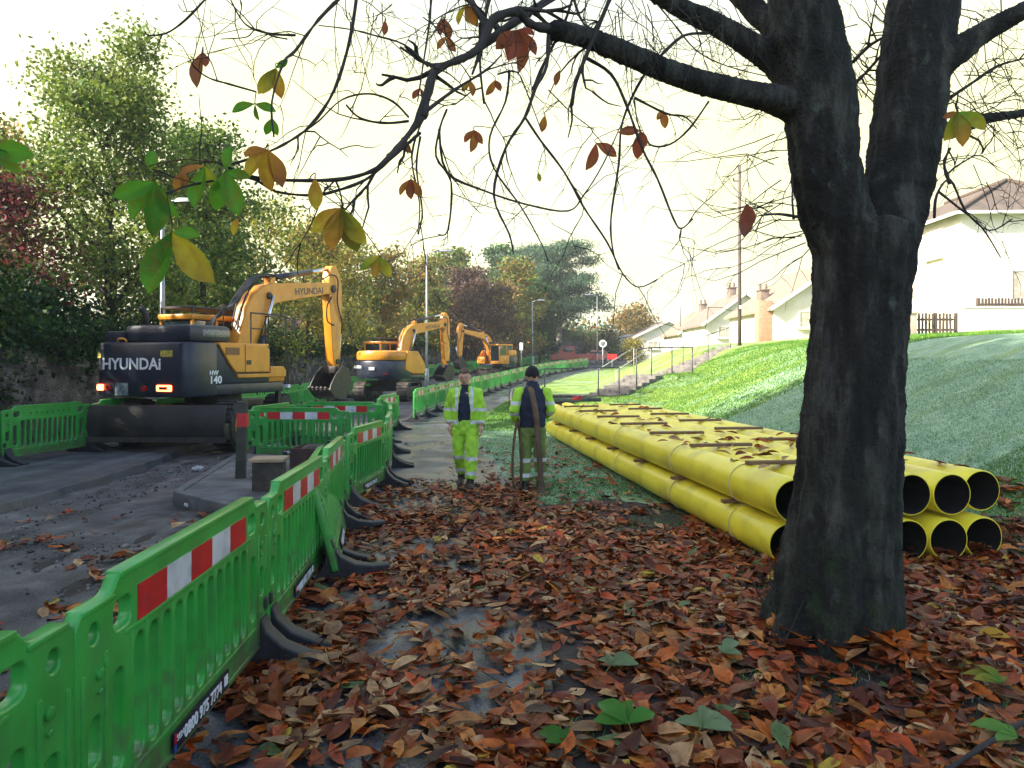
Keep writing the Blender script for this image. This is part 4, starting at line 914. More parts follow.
def trunk_mat():
    m = bpy.data.materials.new('chestnut_bark'); m.use_nodes = True; nt = m.node_tree; N, L = nt.nodes.new, nt.links.new
    p = nt.nodes['Principled BSDF']; p.inputs['Roughness'].default_value = .82; p.inputs['Specular IOR Level'].default_value = .3; tc = N('ShaderNodeTexCoord')
    def noise(s, d, st):
        mp = N('ShaderNodeMapping'); mp.inputs['Scale'].default_value = st; L(tc.outputs['Object'], mp.inputs[0]); n = N('ShaderNodeTexNoise'); n.inputs['Scale'].default_value = s; n.inputs['Detail'].default_value = d; n.inputs['Roughness'].default_value = .65; L(mp.outputs[0], n.inputs['Vector']); return n.outputs['Fac']
    def ramp(f, pts):
        r = N('ShaderNodeValToRGB'); L(f, r.inputs[0]); e = r.color_ramp.elements
        while len(e) < len(pts): e.new(.5)
        for k, (a, c) in enumerate(pts): e[k].position = a; e[k].color = (*c, 1)
        return r.outputs[0]
    def mixc(f, a, b):
        x = N('ShaderNodeMix'); x.data_type = 'RGBA'; L(f, x.inputs[0])
        for s, v in ((6, a), (7, b)):
            if isinstance(v, tuple): x.inputs[s].default_value = (*v, 1)
            else: L(v, x.inputs[s])
        return x.outputs[2]
    vert = noise(3.2, 12, (2.2, 2.2, .5))
    col = ramp(vert, [(.3, (.004, .004, .004)), (.50, (.016, .016, .015)), (.68, (.075, .077, .068))])
    lich = ramp(noise(9, 8, (1, 1, .6)), [(.60, (0, 0, 0)), (.70, (.55, .55, .55))]); col = mixc(lich, col, (.09, .11, .095))
    sepz = N('ShaderNodeSeparateXYZ'); L(tc.outputs['Object'], sepz.inputs[0]); mr = N('ShaderNodeMapRange'); mr.inputs['From Min'].default_value = 1.3; mr.inputs['From Max'].default_value = 0; L(sepz.outputs['Z'], mr.inputs['Value'])
    mo = N('ShaderNodeMath'); mo.operation = 'MULTIPLY'; L(mr.outputs[0], mo.inputs[0]); L(ramp(noise(6, 8, (1, 1, 1)), [(.45, (0, 0, 0)), (.62, (.75, .75, .75))]), mo.inputs[1])
    col = mixc(mo.outputs[0], col, (.02, .045, .010)); L(col, p.inputs['Base Color'])
    b = N('ShaderNodeBump'); b.inputs['Strength'].default_value = 1; b.inputs['Distance'].default_value = .03; ad = N('ShaderNodeMath'); ad.operation = 'ADD'; L(vert, ad.inputs[0]); L(noise(34, 6, (1, 1, .8)), ad.inputs[1]); L(ad.outputs[0], b.inputs['Height']); L(b.outputs[0], p.inputs['Normal'])
    return m
M['chestnut'] = trunk_mat(); me.materials.clear(); me.materials.append(M['chestnut']); t.parent = big
me.polygons.foreach_set('use_smooth', [True] * len(me.polygons))

z2 = lambda L_: [(400 + x / 2.56, y / 2.56) for x, y in L_]
z1 = lambda L_: [(100 + x / 2.56, y / 2.56) for x, y in L_]
z3 = lambda L_: [(700 + x / 2.56, y / 2.56) for x, y in L_]
BR = [  # points, radius px start, end, depth start, end
 (z2([(385, 75), (330, 60), (300, 30), (240, 50), (210, 110), (180, 140), (120, 165), (85, 190), (70, 250), (60, 300)]), 8, 6, 3.9, 3.4),
 (z2([(385, -5), (320, 40), (260, 80), (210, 120), (160, 150)]), 7, 6, 4.1, 3.7),
 (z1([(850, 180), (830, 250), (800, 330), (760, 380), (710, 430), (640, 455), (560, 462), (450, 460), (380, 450), (300, 415)]), 5, 2.2, 3.4, 2.7),
 (z1([(820, 340), (740, 410), (680, 460), (600, 490), (540, 500), (450, 490), (380, 455), (250, 470), (170, 495)]), 3.4, 1.6, 3.3, 2.6),
 (z1([(660, -30), (640, 100), (600, 230), (540, 320), (470, 370), (400, 400), (340, 420)]), 3.2, 1.8, 3.2, 2.7),
 (z1([(630, -20), (560, 50), (500, 130), (470, 160), (440, 260), (445, 350)]), 3.6, 1.2, 3.1, 2.7),
 (z1([(840, 170), (780, 115), (700, 90), (640, 75), (560, 65)]), 2, 1, 3.4, 3.6), (z1([(790, 310), (740, 315), (690, 310), (655, 295), (630, 268)]), 2.4, 1.5, 3.4, 3.2),
 (z1([(790, 300), (750, 260), (690, 240), (620, 255), (560, 310), (520, 340)]), 2.2, 1, 3.4, 3), (z1([(500, 90), (430, 85), (370, 60), (330, -10)]), 2, 1.2, 3.1, 3.2),
 (z1([(480, 100), (440, 92), (400, 75), (375, 95), (310, 100)]), 1.4, .8, 3.1, 3.0),
 (z1([(400, 235), (330, 215), (280, 200), (245, 175), (232, 155)]), 1.8, 1, 2.9, 2.7), (z1([(300, 205), (285, 160), (268, 140)]), 1, .7, 2.8, 2.7),
 (z1([(275, -8), (220, 50), (170, 85), (125, 90), (115, 80)]), 2, 1, 3.0, 2.8), (z1([(250, 25), (215, 30), (200, 10)]), .8, .5, 3, 2.9),
 (z1([(820, 350), (810, 430), (825, 540), (815, 600)]), 2, 1, 3.5, 3.4), (z1([(870, 330), (860, 400), (900, 470), (890, 590), (865, 600)]), 2, 1, 3.5, 3.5),
 (z2([(380, 90), (375, 170), (345, 230), (320, 300), (270, 380), (240, 500), (280, 600), (290, 650)]), 3.6, 1.2, 3.9, 3.6),
 (z2([(320, 300), (360, 360), (420, 440), (470, 530), (530, 620), (570, 700), (610, 735), (660, 715)]), 2.2, 1, 3.7, 3.5),
 (z2([(540, -10), (490, 110), (450, 210), (440, 270)]), 4, 3, 4, 3.9), (z2([(790, 260), (740, 330), (690, 370), (640, 370), (610, 320), (600, 250)]), 2, 1, 4.6, 4.2),
 (z2([(790, 85), (730, 90), (680, 130), (620, 200), (570, 310), (560, 420), (540, 560), (545, 640), (560, 690)]), 3, 1.2, 4.6, 4.0),
 (z2([(480, 150), (540, 190), (580, 270), (620, 380), (660, 460), (700, 560), (720, 585), (750, 560)]), 3, 1.1, 4.2, 3.9),
 (z2([(0, 120), (60, 160), (110, 180)]), 2, 1.5, 3.4, 3.5), (z2([(100, 330), (120, 440), (220, 490), (330, 525), (430, 540), (470, 500), (520, 420), (570, 310)]), 2, 1, 3.6, 3.9),
 (z2([(60, 300), (30, 400), (50, 520), (45, 600)]), 2, .9, 3.4, 3.3), (z2([(205, 60), (205, 170), (215, 265)]), 2.6, 1.8, 3.8, 3.7), (z2([(120, 280), (100, 350), (130, 460), (125, 590)]), 1.8, .8, 3.5, 3.4),
 (z2([(280, 180), (270, 260), (230, 350), (240, 430), (310, 530), (360, 620), (380, 670)]), 2.2, .9, 3.7, 3.6), (z2([(440, -20), (470, 60), (540, 110), (600, 100)]), 2.4, 1, 4.2, 4.3),
 (z2([(340, 230), (370, 160), (420, 60), (440, 0)]), 3, 2, 3.9, 4.0), (z2([(60, 300), (0, 370), (-30, 400)]), 5, 3.5, 3.4, 3.3), (z2([(60, 290), (140, 230), (220, 180), (260, 140)]), 3, 1.5, 3.4, 3.7),
 (z2([(250, 190), (300, 185), (330, 250), (360, 330)]), 1.6, .8, 3.7, 3.7), (z2([(380, 230), (440, 290), (490, 330), (485, 350)]), 1.2, .6, 3.8, 3.8), (z2([(650, 0), (700, 60), (760, 130), (840, 170), (960, 200)]), 1.4, .8, 5, 5.4),
 (z2([(600, 250), (680, 290), (730, 300), (760, 330)]), 2.2, .8, 4.2, 4.1), (z2([(420, 440), (470, 530), (440, 600), (455, 650)]), 1, .5, 3.6, 3.6), (z2([(220, 40), (180, 10), (90, 50), (60, 90)]), 1.6, .8, 3.7, 3.5),
 (z2([(80, -10), (75, 60), (60, 160), (45, 260)]), 2, 1.2, 3.5, 3.4), (z2([(230, -10), (215, 60), (205, 130), (185, 190)]), 4, 2, 3.8, 3.6),
 (z3([(640, 350), (700, 325), (760, 305), (850, 290)]), 5, 3, 5, 5.2), (z3([(600, 560), (606, 500), (640, 460), (680, 540), (740, 590), (800, 560)]), 2.4, 1, 4.7, 4.6),
 (z3([(610, 490), (660, 530), (720, 580), (770, 660)]), 2.2, .8, 4.6, 4.5), (z3([(640, 250), (700, 210), (760, 170), (829, 150)]), 3, 1.6, 5, 5.3), (z3([(250, 555), (200, 548), (150, 552)]), 3, 1, 4.6, 4.3),
 (z3([(240, 560), (236, 500), (240, 440)]), 2, 1, 4.6, 4.7), (z3([(640, 470), (625, 420), (640, 380)]), 3, 2, 4.6, 4.7), (z3([(390, 160), (430, 120), (470, 95)]), 3.5, 2, 5, 5.1), (z3([(400, 210), (430, 180), (465, 140)]), 3, 2, 5, 5.1)]
rng = np.random.RandomState(21)
def smooth(P, k=4):
    out = []
    for i in range(len(P) - 1):
        p0, p1, p2, p3 = P[max(i - 1, 0)], P[i], P[i + 1], P[min(i + 2, len(P) - 1)]
        for j in range(k):
            t = j / k; out.append(.5 * ((2 * p1) + (p2 - p0) * t + (2 * p0 - 5 * p1 + 4 * p2 - p3) * t * t + (3 * p1 - p0 - 3 * p2 + p3) * t ** 3))
    return out + [P[-1]]
tw = MB()
def sidetwig(b, d, ln, r, lev):
    q = Vector(b); d = Vector(d).normalized(); pts = [q.copy()]
    for k in range(5):
        d = (d + Vector(rng.normal(0, .22, 3)) + Vector((0, 0, -.12 if k < 3 else .22))).normalized(); q = q + d * ln / 5; pts.append(q.copy())
    tw.tube(pts, [r * (1 - .13 * k) for k in range(6)], 4, False)
    if lev:
        for k in range(rng.randint(1, 4)): i = rng.randint(1, 5); sidetwig(pts[i], (pts[i] - pts[i - 1]).normalized() * .6 + Vector(rng.normal(0, .6, 3)), ln * rng.uniform(.35, .7), r * .7, lev - 1)
ALLP = []
for q, r0, r1, a, b in BR:
    Pq = local(smooth(px_path(q, a, b))); ALLP += Pq; n = len(Pq); sc_ = (a + b) / 2 / F
    o = MB().tube(Pq, [(r0 + (r1 - r0) * i / (n - 1)) * .62 * sc_ * (1 + .12 * rng.randn()) for i in range(n)], 7, True).build('branch', M['bark'], big, True)
    for k in range(rng.randint(2, 5)):
        i = rng.randint(2, n - 1); dv = (Pq[i] - Pq[i - 1]).normalized(); sidetwig(Pq[i], dv * .7 + Vector(rng.normal(0, .8, 3)), rng.uniform(.12, .5), max(r1 * .55, .5) * sc_, 1)
# fine crown twigs further back, seen between and beside the forks
for k in range(75):
    side = rng.rand()
    if side < .42: p = (rng.uniform(770, 815), rng.uniform(30, 250)); dr = (-1, rng.uniform(-.2, .4), rng.uniform(-.5, .25))
    elif side < .85: p = (rng.uniform(925, 1010), rng.uniform(-10, 190)); dr = (rng.uniform(.2, 1), rng.uniform(-.2, .4), rng.uniform(-.8, .5))
    else: p = (rng.uniform(855, 885), rng.uniform(-10, 120)); dr = (rng.uniform(-.5, .5), .4, rng.uniform(-.5, .8))
    sidetwig(local([W(p[0], p[1], 5.1)])[0], dr, rng.uniform(.4, 1.05), .0042, 2)
for k in range(60):
    p = (rng.uniform(330, 790), rng.uniform(-25, 30)); sidetwig(local([W(p[0], p[1], rng.uniform(3.5, 4.6))])[0], (rng.normal(0, .6), rng.normal(0, .4), -1), rng.uniform(.25, .7), .0032, 2)
tw.build('twigs', M['bark'], big, True)
# high crown above the frame
tubes, tips = grow(np.random.RandomState(2), (0, 0, 4.2), 6.5, 4.2, (.2, .3), .2, n1=18, start=.05, sub=6)
mb = MB()
for p, r, k in tubes[1:]: mb.tube(p, r, k, False)
mb.build('crown', M['bark'], big, True)

def leaflet(mb_, cols, base, d, nrm, ln, wd, col, curl=.25, tipc=None):
    """one pointed leaflet, widest towards the tip, with midrib fold and droop"""
    d = d.normalized(); s = d.cross(nrm).normalized(); nrm = s.cross(d).normalized(); k0 = len(mb_.v); m = 7
    for i in range(m + 1):
        t = i / m; w = wd * (math.sin(math.pi * min(1, t ** 1.25)) ** .75 if 0 < t < 1 else .02); w = max(w, .0008)
        c = base + d * ln * t - nrm * curl * ln * t * t
        e = .18 * w * (1 if i % 2 else .6)
        for j, x in enumerate((-1, -.5, 0, .5, 1)):
            mb_.v.append(tuple(c + s * w * x * .5 + nrm * (abs(x) * w * .22 + (e * .3 if abs(x) == 1 else 0)))); f = t if tipc is not None else 0
            cc = [a * (1 - f) + b * f for a, b in zip(col, tipc or col)]; br = 1.0 if x == 0 else .88 + .1 * rng.rand(); cols.append([q * br for q in cc])
    for i in range(m):
        for j in range(4): mb_.f.append((k0 + i * 5 + j, k0 + i * 5 + j + 1, k0 + (i + 1) * 5 + j + 1, k0 + (i + 1) * 5 + j)); mb_.m.append(0)
def build_leaves(name, mb_, cols, material, parent):
    o = mb_.build(name, material, parent, True); a = o.data.color_attributes.new('col', 'FLOAT_COLOR', 'POINT'); c = np.ones((len(mb_.v), 4), np.float32); c[:, :3] = cols; a.data.foreach_set('color', c.ravel()); return o
LG, LY, LO, LB, LR = (.12, .34, .03), (.60, .48, .04), (.60, .27, .04), (.32, .12, .05), (.36, .08, .05)
CL = [  # px, py, depth, size px, [(angle deg from straight down, length factor, colour, tip colour)]
 (150, 172, 2.65, 40, [(180, .62, LG, LG)]), (155, 182, 2.65, 44, [(-35, 1.0, LG, LG), (5, 1.15, LG, (.04, .16, .02)), (30, .85, LG, LG), (-62, .9, LG, LG)]),
 (172, 232, 2.6, 60, [(-14, 1.05, (.04, .18, .02), LG), (32, 1.0, LY, (.38, .30, .04)), (-30, .8, LY, LG), (85, .45, LG, LG)]),
 (226, 172, 2.7, 46, [(-25, .85, LG, LG), (15, .95, LG, LG), (80, .5, LG, LG), (170, .55, LG, LG)]), (205, 166, 2.7, 44, [(-8, .95, LG, LG), (-60, .6, LO, LB), (30, .6, LY, LG)]),
 (182, 172, 2.7, 34, [(-30, .6, LB, LO), (20, .5, LO, LB)]), (268, 150, 2.75, 40, [(-40, .85, LO, LY), (-5, .95, LY, LO), (25, .9, LO, LB), (-75, .6, LB, LO)]),
 (255, 104, 2.85, 26, [(70, .8, LG, LG), (-75, .9, LG, LG), (10, .6, (.03, .12, .02), LG)]), (276, 68, 2.9, 30, [(-35, 1.0, (.06, .12, .03), LY), (5, .9, LY, LO), (120, .5, LG, LG)]), (272, 118, 2.85, 22, [(-30, .8, LG, LG), (20, .8, LG, LG)]),
 (315, 178, 2.8, 32, [(2, .95, LO, LY)]), (341, 208, 2.8, 44, [(-50, .8, LO, LY), (-14, .95, (.22, .20, .03), LO), (12, 1.0, (.16, .10, .03), (.2, .2, .03)), (34, .95, (.2, .24, .03), LY)]),
 (379, 256, 2.9, 30, [(-50, .75, LY, LG), (-10, .7, (.3, .3, .04), LO), (30, .75, LG, LY)]), (411, 179, 3.3, 26, [(-32, .75, LB, LO), (0, .8, LR, LB), (32, .75, LO, LB)]),
 (203, 52, 2.8, 34, [(-12, 1.0, LB, (.3, .12, .08)), (14, .55, LR, LB)]), (238, 218, 2.8, 24, [(-10, .7, LO, LY)]),
 (517, 30, 3.8, 38, [(-40, .8, LR, LB), (-12, 1.0, LB, LR), (12, 1.0, LR, LB), (38, .8, LB, LR), (70, .5, LR, LR)]), (466, 4, 3.8, 26, [(-25, .8, LY, LY), (20, 1.0, LB, LO)]), (444, 18, 3.8, 22, [(-15, .8, LB, LR), (15, .9, LB, LB)]),
 (447, 36, 3.8, 20, [(-30, .8, LO, LB), (25, .8, LB, LB)]), (474, 130, 3.7, 22, [(-40, .7, LB, LR), (-5, .95, LO, LB), (35, .7, LR, LB)]), (596, 143, 4.1, 26, [(-12, 1.0, LR, LB), (60, .9, LB, LR)]),
 (640, 131, 4.2, 26, [(-75, .8, LR, LB), (-5, 1.0, LR, LR), (20, .7, LB, LR)]), (663, 110, 4.3, 18, [(-30, .7, LO, LB), (10, 1.0, LR, LO)]), (495, 80, 3.8, 20, [(-20, .8, LO, LB), (25, .7, LB, LB)]), (420, 88, 3.5, 20, [(-30, .7, LR, LB), (20, .7, LR, LR)]),
 (746, 204, 4.4, 36, [(-2, .85, LR, (.2, .1, .1)), (14, .6, LR, LB)]), (470, 80, 3.7, 22, [(-30, .6, LY, LB), (10, .7, LO, LB)]), (545, 115, 3.9, 18, [(-10, .9, LO, LB)]), (405, 140, 3.4, 18, [(-30, .7, LR, LB), (30, .8, LR, LB)]),
 (958, 112, 4.4, 34, [(-28, .95, LG, LY), (5, 1.0, (.16, .3, .03), LO), (60, .9, LG, LY), (-70, .4, LO, LB)]), (385, 20, 3.3, 18, [(0, .8, LR, LB)]), (560, 70, 4, 16, [(-20, .9, LB, LB)]), (538, 172, 3.9, 12, [(10, .8, LG, LY)]),
 (-6, 148, 2.6, 46, [(75, 1.0, LG, LG), (50, .7, (.04, .18, .03), LG)])]
for px, py, d, sz, ls in CL:
    mb = MB(); cols = []; c0 = local([W(px, py, d)])[0]; sc_ = sz * 1.05 / (F / d)
    near_ = min(ALLP, key=lambda q: (q - c0).length + (0 if q.z > c0.z else .12)); dv_ = near_ - c0
    if dv_.length < .42: mid_ = c0 + dv_ * .5 + Vector((0, 0, .12 * dv_.length)); mb.tube(smooth([near_, near_ + (mid_ - near_) * .6, mid_, c0 + Vector((0, 0, sc_ * .15)), c0]), .0021, 6)
    else: mb.tube([c0 + Vector((rng.normal(0, .01), 0, sc_ * .55)), c0 + Vector((.004, 0, sc_ * .2)), c0], [.0016] * 3, 5)
    cols += [[.10, .07, .05]] * len(mb.v)
    mb.tube([c0, c0 + Vector((0, 0, .004))], .003, 5)
    cols += [[.2, .2, .05]] * (len(mb.v) - len(cols))
    for a, f, c, t_ in ls:
        a = R(a + rng.normal(0, 3)); dv = Vector((math.sin(a), rng.uniform(-.35, .25), -math.cos(a))); nr = Vector((rng.normal(0, .45), -1, rng.normal(0, .3))).normalized()
        leaflet(mb, cols, c0, dv, nr, sc_ * f, sc_ * f * .46, c, rng.uniform(-.1, .3), t_)
    build_leaves('leaf_cluster', mb, cols, M['hang_leaf'], big)
# ---------------------------------------------------------------- steps, retaining wall, handrails
M['stone_step'] = mat('step_stone', (.20, .18, .16), (.10, .09, .08), rough=.85, scale=5, bump=.4, bscale=25)
M['rail'] = mat('grey_rail_paint', (.05, .055, .06), (.09, .09, .09), rough=.5, scale=8)
M['rail_pale'] = mat('pale_rail', (.45, .42, .36), (.3, .28, .25), rough=.45, scale=8)
M['white_wall'] = mat('white_render', (.78, .72, .62), (.68, .61, .51), rough=.85, scale=1.2, bump=.15, bscale=60, dirt=(.45, .40, .33), dirt_amt=.35, dirt_scale=.8)
M['brick'] = mat('orange_brick', (.46, .28, .18), (.34, .19, .12), rough=.85, scale=9, bump=.3, bscale=30)
M['tiles'] = mat('roof_tiles', (.24, .18, .14), (.16, .12, .10), rough=.85, scale=3, bump=.5, bscale=14)
M['tiles3'] = mat('weathered_roof_tiles', (.15, .11, .085), (.085, .065, .055), rough=.9, scale=3, bump=.6, bscale=14, dirt=(.06, .06, .04), dirt_amt=.5)
M['tiles2'] = mat('brown_roof_tiles', (.30, .21, .15), (.21, .15, .11), rough=.85, scale=3, bump=.5, bscale=14)
M['frame'] = mat('window_frame_white', (.7, .68, .62), rough=.5)
M['fence'] = mat('fence_wood', (.13, .085, .06), (.07, .05, .04), rough=.85, scale=6, bump=.3, bscale=25)
M['dark_stone'] = M['stone']
A, B = (3.55, 28.6), (5.35, 31.2)
steps = empty('stone_steps', (A[0], A[1], h(*A)), 0, 'stone steps climbing the grass bank in two flights with a landing between', 'steps')
def lm(o, root): o.data.transform(Matrix.Translation(-Vector(root.location))); return o
def flight(p0, z0, p1, z1, n, w=1.7):
    d = Vector((p1[0] - p0[0], p1[1] - p0[1], 0)); dn = d.normalized(); ang = math.atan2(dn.y, dn.x)
    for k in range(n):
        c = Vector((*p0, 0)) + d * ((k + .5) / n); z = z0 + (z1 - z0) * (k + 1) / n
        o = MB().box((c.x, c.y, z - .16), (d.length / n + .05, w, .32), Matrix.Rotation(ang, 3, 'Z')).build('step', M['stone_step'], steps, bevel=.012); lm(o, steps)
flight((3.7, 29.3), .42, (5.6, 31.0), 1.22, 6)
o = MB().box((6.4, 32.0, 1.10), (1.9, 1.75, .28), Matrix.Rotation(R(42), 3, 'Z')).build('landing', M['stone_step'], steps, bevel=.015); lm(o, steps)
flight((7.3, 33.1), 1.24, (12.3, 39.6), 2.66, 11)
rw = MB().box((2.3, 28.35, .16), (3.3, .3, .62)).box((2.3, 28.3, .49), (3.4, .4, .07)).build('retaining_wall', M['stone'], None, bevel=.01)
prop(rw, 'low dark stone retaining wall at the foot of the steps', 'wall')
o = MB().box((2.4, 29.5, .2), (3.4, 2.2, .5)).build('paved_platform', M['stone_step'], None, bevel=.02); o['kind'] = 'structure'
def railing(label, pts, posts, material, r=.028, mid=False, hgt=1.0):
    root = empty('handrail', pts[0], 0, label, 'handrail', 'metal handrails by the steps')
    o = MB().tube(pts, r, 8).build('rail', material, root, True); lm(o, root)
    if mid: lm(MB().tube([Vector(p) - Vector((0, 0, hgt * .5)) for p in pts], r * .7, 6).build('rail', material, root, True), root)
    for p in posts:
        lm(MB().tube([(p[0], p[1], p[2] - hgt - .15), p], r * .95, 8).build('post', material, root, True), root)
railing('dark handrail along the low retaining wall', [(-.1, 27.2, .82), (1.2, 28.2, 1.52), (4.1, 28.35, 1.58)], [(1.25, 28.22, 1.52), (3.3, 28.3, 1.57), (4.1, 28.35, 1.58), (-.1, 27.2, .82)], M['rail'])
railing('dark looped handrail beside the second workman where the ramp starts', [(-.02, 24.3, .02), (-.02, 24.3, .75), (.05, 24.6, .9), (.6, 26.3, 1.1), (.9, 28, 1.45)], [(.9, 28, 1.45)], M['rail'])
railing('dark handrail standing around the landing half way up the steps', [(4.95, 29.4, 2.28), (5.6, 30.4, 2.36), (7.7, 31.6, 2.42)], [(4.95, 29.4, 2.28), (5.75, 30.5, 2.36), (6.7, 31.0, 2.39), (7.7, 31.6, 2.42)], M['rail'], hgt=1.3)
railing('pale sloping handrail on the far side of the lower steps', [(3.6, 31.0, 1.45), (5.7, 34.6, 2.45)], [(3.6, 31.0, 1.45), (5.7, 34.6, 2.45)], M['rail_pale'], .022)
railing('second pale sloping handrail nearer the landing', [(4.3, 30.6, 1.4), (6.2, 33.0, 2.4)], [(4.3, 30.6, 1.4), (6.2, 33, 2.4)], M['rail_pale'], .022)
railing('thin dark handrail at the top of the steps by the telegraph pole', [(8.0, 34.6, 2.55), (9.6, 36.2, 3.1), (11.2, 37.9, 3.55)], [(8.0, 34.6, 2.55), (9.6, 36.2, 3.1), (11.2, 37.9, 3.55)], M['rail'], .02)

# ---------------------------------------------------------------- poles, lamps, signs
def pole(name, label, cat, x, y, hgt, r0, r1, material, group=None, parts=None, z=None):
    z = h(x, y) - .05 if z is None else z
    root = empty(name, (x, y, z), 0, label, cat, group)
    MB().tube([(0, 0, 0), (0, 0, hgt * .5), (0, 0, hgt)], [r0, (r0 + r1) / 2, r1], 10).build('pole', material, root, True)
    return root
M['pole_wood'] = mat('pole_wood', (.14, .10, .08), (.08, .06, .05), rough=.85, scale=5, stretch=(1, 1, .2))
M['galv'] = mat('galvanised_steel', (.32, .34, .36), (.24, .26, .28), rough=.45, metal=.6, scale=6)
tp = pole('telegraph_pole', 'tall brown wooden telegraph pole at the top of the steps', 'telegraph pole', 11.35, 36.9, 9.1, .10, .065, M['pole_wood'])
MB().cyl((-.12, 0, 7.2), (-.35, 0, 7.2), .03, 8).cyl((.0, 0, 8.3), (-.3, 0, 8.3), .03, 8).cyl((-.3, 0, 8.3), (-.3, 0, 8.45), .04, 8).build('insulator_arm', M['dark'], tp)
MB().box((0, -.14, 2.0), (.12, .02, .16)).build('plate', M['white'], tp)
def lamp_post(label, x, y, hgt, arm, r=.085):
    root = pole('lamp_post', label, 'lamp post', x, y, hgt, r, r * .55, M['galv'], 'street lamps along the road')
    MB().tube([(0, 0, 0), (0, 0, 1.3)], r * 1.5, 10).build('base', M['galv'], root, True)
    MB().tube([(0, 0, hgt - .05), (arm * .5, 0, hgt + .12), (arm, 0, hgt + .15)], r * .45, 8).build('arm', M['galv'], root, True)
    MB().box((arm * 1.25, 0, hgt + .15), (abs(arm) * .6 + .25, .22, .12), taper=.7).build('lantern', M['galv'], root, bevel=.02)
lamp_post('nearest lamp post, grey, rising behind the big excavator and hanging leaves', -9.35, 19.8, 6.1, .5)
lamp_post('grey lamp post standing behind the middle excavator boom', -4.95, 43.0, 8.0, .9)
lamp_post('thin lamp post in front of the far pines', 1.9, 69, 6.4, .7)
lamp_post('pale thin lamp post on the skyline above the white houses', 17.3, 76, 9.6, 1.0)
lamp_post('short lamp post at the far bend near the road signs', 9.2, 80, 7.5, -.8)
sg = pole('road_sign', 'round faced white road sign on a post beside the far red vehicles', 'road sign', 8.1, 66, 2.5, .045, .045, M['galv'], 'far road signs')
MB().cyl((0, -.06, 2.5), (0, -.04, 2.5), .34, 24).build('sign_face', M['white'], sg); MB().cyl((0, -.07, 2.5), (0, -.062, 2.5), .2, 20).build('marking', M['galv'], sg)
sg = pole('road_sign', 'small red works sign right of the round sign', 'road sign', 9.2, 68, 1.3, .04, .04, M['galv'], 'far road signs')
MB().box((0, -.05, 1.3), (.9, .03, .5)).build('sign_face', M['red_ref'], sg)
sg = pole('road_sign', 'narrow white sign on a pole beside the farthest excavator cab', 'road sign', .75, 60, 2.6, .04, .04, M['galv'], 'far road signs')
MB().box((0, -.05, 2.3), (.28, .03, .62)).build('sign_face', M['white'], sg)

# ---------------------------------------------------------------- far vehicles
def car(label, x, y, rz, body, kind='car', z=None):
    z = h(x, y) + .02 if z is None else z
    root = empty(f'parked_{kind}', (x, y, z), rz, label, kind)
    L_ = 2.1 if kind == 'car' else 2.5
    if kind == 'car': out = [(-L_, .35), (-L_, .78), (-L_ + .15, .9), (-1.5, .95), (-1.05, 1.38), (-.6, 1.46), (.55, 1.44), (1.15, .98), (1.9, .82), (L_, .66), (L_, .35)]
    else: out = [(-L_, .5), (-L_, 1.15), (-.25, 1.15), (-.2, 1.95), (.0, 2.02), (1.15, 1.98), (1.55, 1.3), (2.3, 1.1), (L_, .9), (L_, .5)]
    profile('body', out, [], 1.7, .06, body, root, 'XZ')
    MB().box((-.15 if kind == 'car' else .55, 0, 1.18 if kind == 'car' else 1.6), (1.9 if kind == 'car' else 1.1, 1.715, .26 if kind == 'car' else .4)).build('window', M['glass'], root, bevel=.02)
    for sx in (-1.3, 1.35):
        for s in (-1, 1):
            w = MB().cyl((sx, s * .62, .33), (sx, s * .87, .33), .33, 18).build('wheel', M['tyre'], root); MB().cyl((sx, s * .865, .33), (sx, s * .885, .33), .19, 14).build('rim', M['galv'], w)
    for s in (-1, 1): MB().box((L_ - .03, s * .6, .7 if kind == 'car' else .98), (.08, .3, .14)).build('headlight', M['white'], root); MB().box((-L_ + .03, s * .65, .8), (.08, .22, .16)).build('tail_light', M['lamp_off'], root)
    return root
car('dark red pickup parked at the far road bend', 6.6, 80, R(176), mat('dark_red_paint', (.28, .02, .02), rough=.3, coat=.5), 'pickup')
car('paler red car parked to the right of the dark red pickup', 9.6, 84, R(172), mat('faded_red_paint', (.45, .13, .12), rough=.35, coat=.5))

# ---------------------------------------------------------------- houses on the bank
def window(parent, c, w, hh, n, tilt=False):
    """n: outward normal, axis aligned in the house frame"""
    c = Vector(c); sz = (w, .06, hh) if abs(n[1]) else (.06, w, hh); o_ = Vector(n) * .03
    f = MB()
    for s in (-1, 1):
        if abs(n[1]): f.box(c + o_ + Vector((s * w / 2, 0, 0)), (.09, .1, hh + .09)); f.box(c + o_ + Vector((0, 0, s * hh / 2)), (w, .09, .09))
        else: f.box(c + o_ + Vector((0, s * w / 2, 0)), (.1, .09, hh + .09)); f.box(c + o_ + Vector((0, 0, s * hh / 2)), (.09, w, .09))
    if abs(n[1]): f.box(c + o_, (.06, .07, hh))
    else: f.box(c + o_, (.07, .06, hh))
    fr = f.build('window', M['frame'], parent); MB().box(c + o_ * .4, sz).build('pane', M['curtain'], fr)
    s_ = MB().box(c + Vector(n) * .08 + Vector((0, 0, -hh / 2 - .09)), (w + .3, .2, .07) if abs(n[1]) else (.2, w + .3, .07)).build('sill', M['frame'], fr)
M['old_brick'] = mat('old_brick', (.22, .17, .13), (.14, .10, .08), rough=.85, scale=9)
M['curtain'] = mat('curtained_pane', (.35, .30, .24), (.55, .5, .42), rough=.15, scale=3)
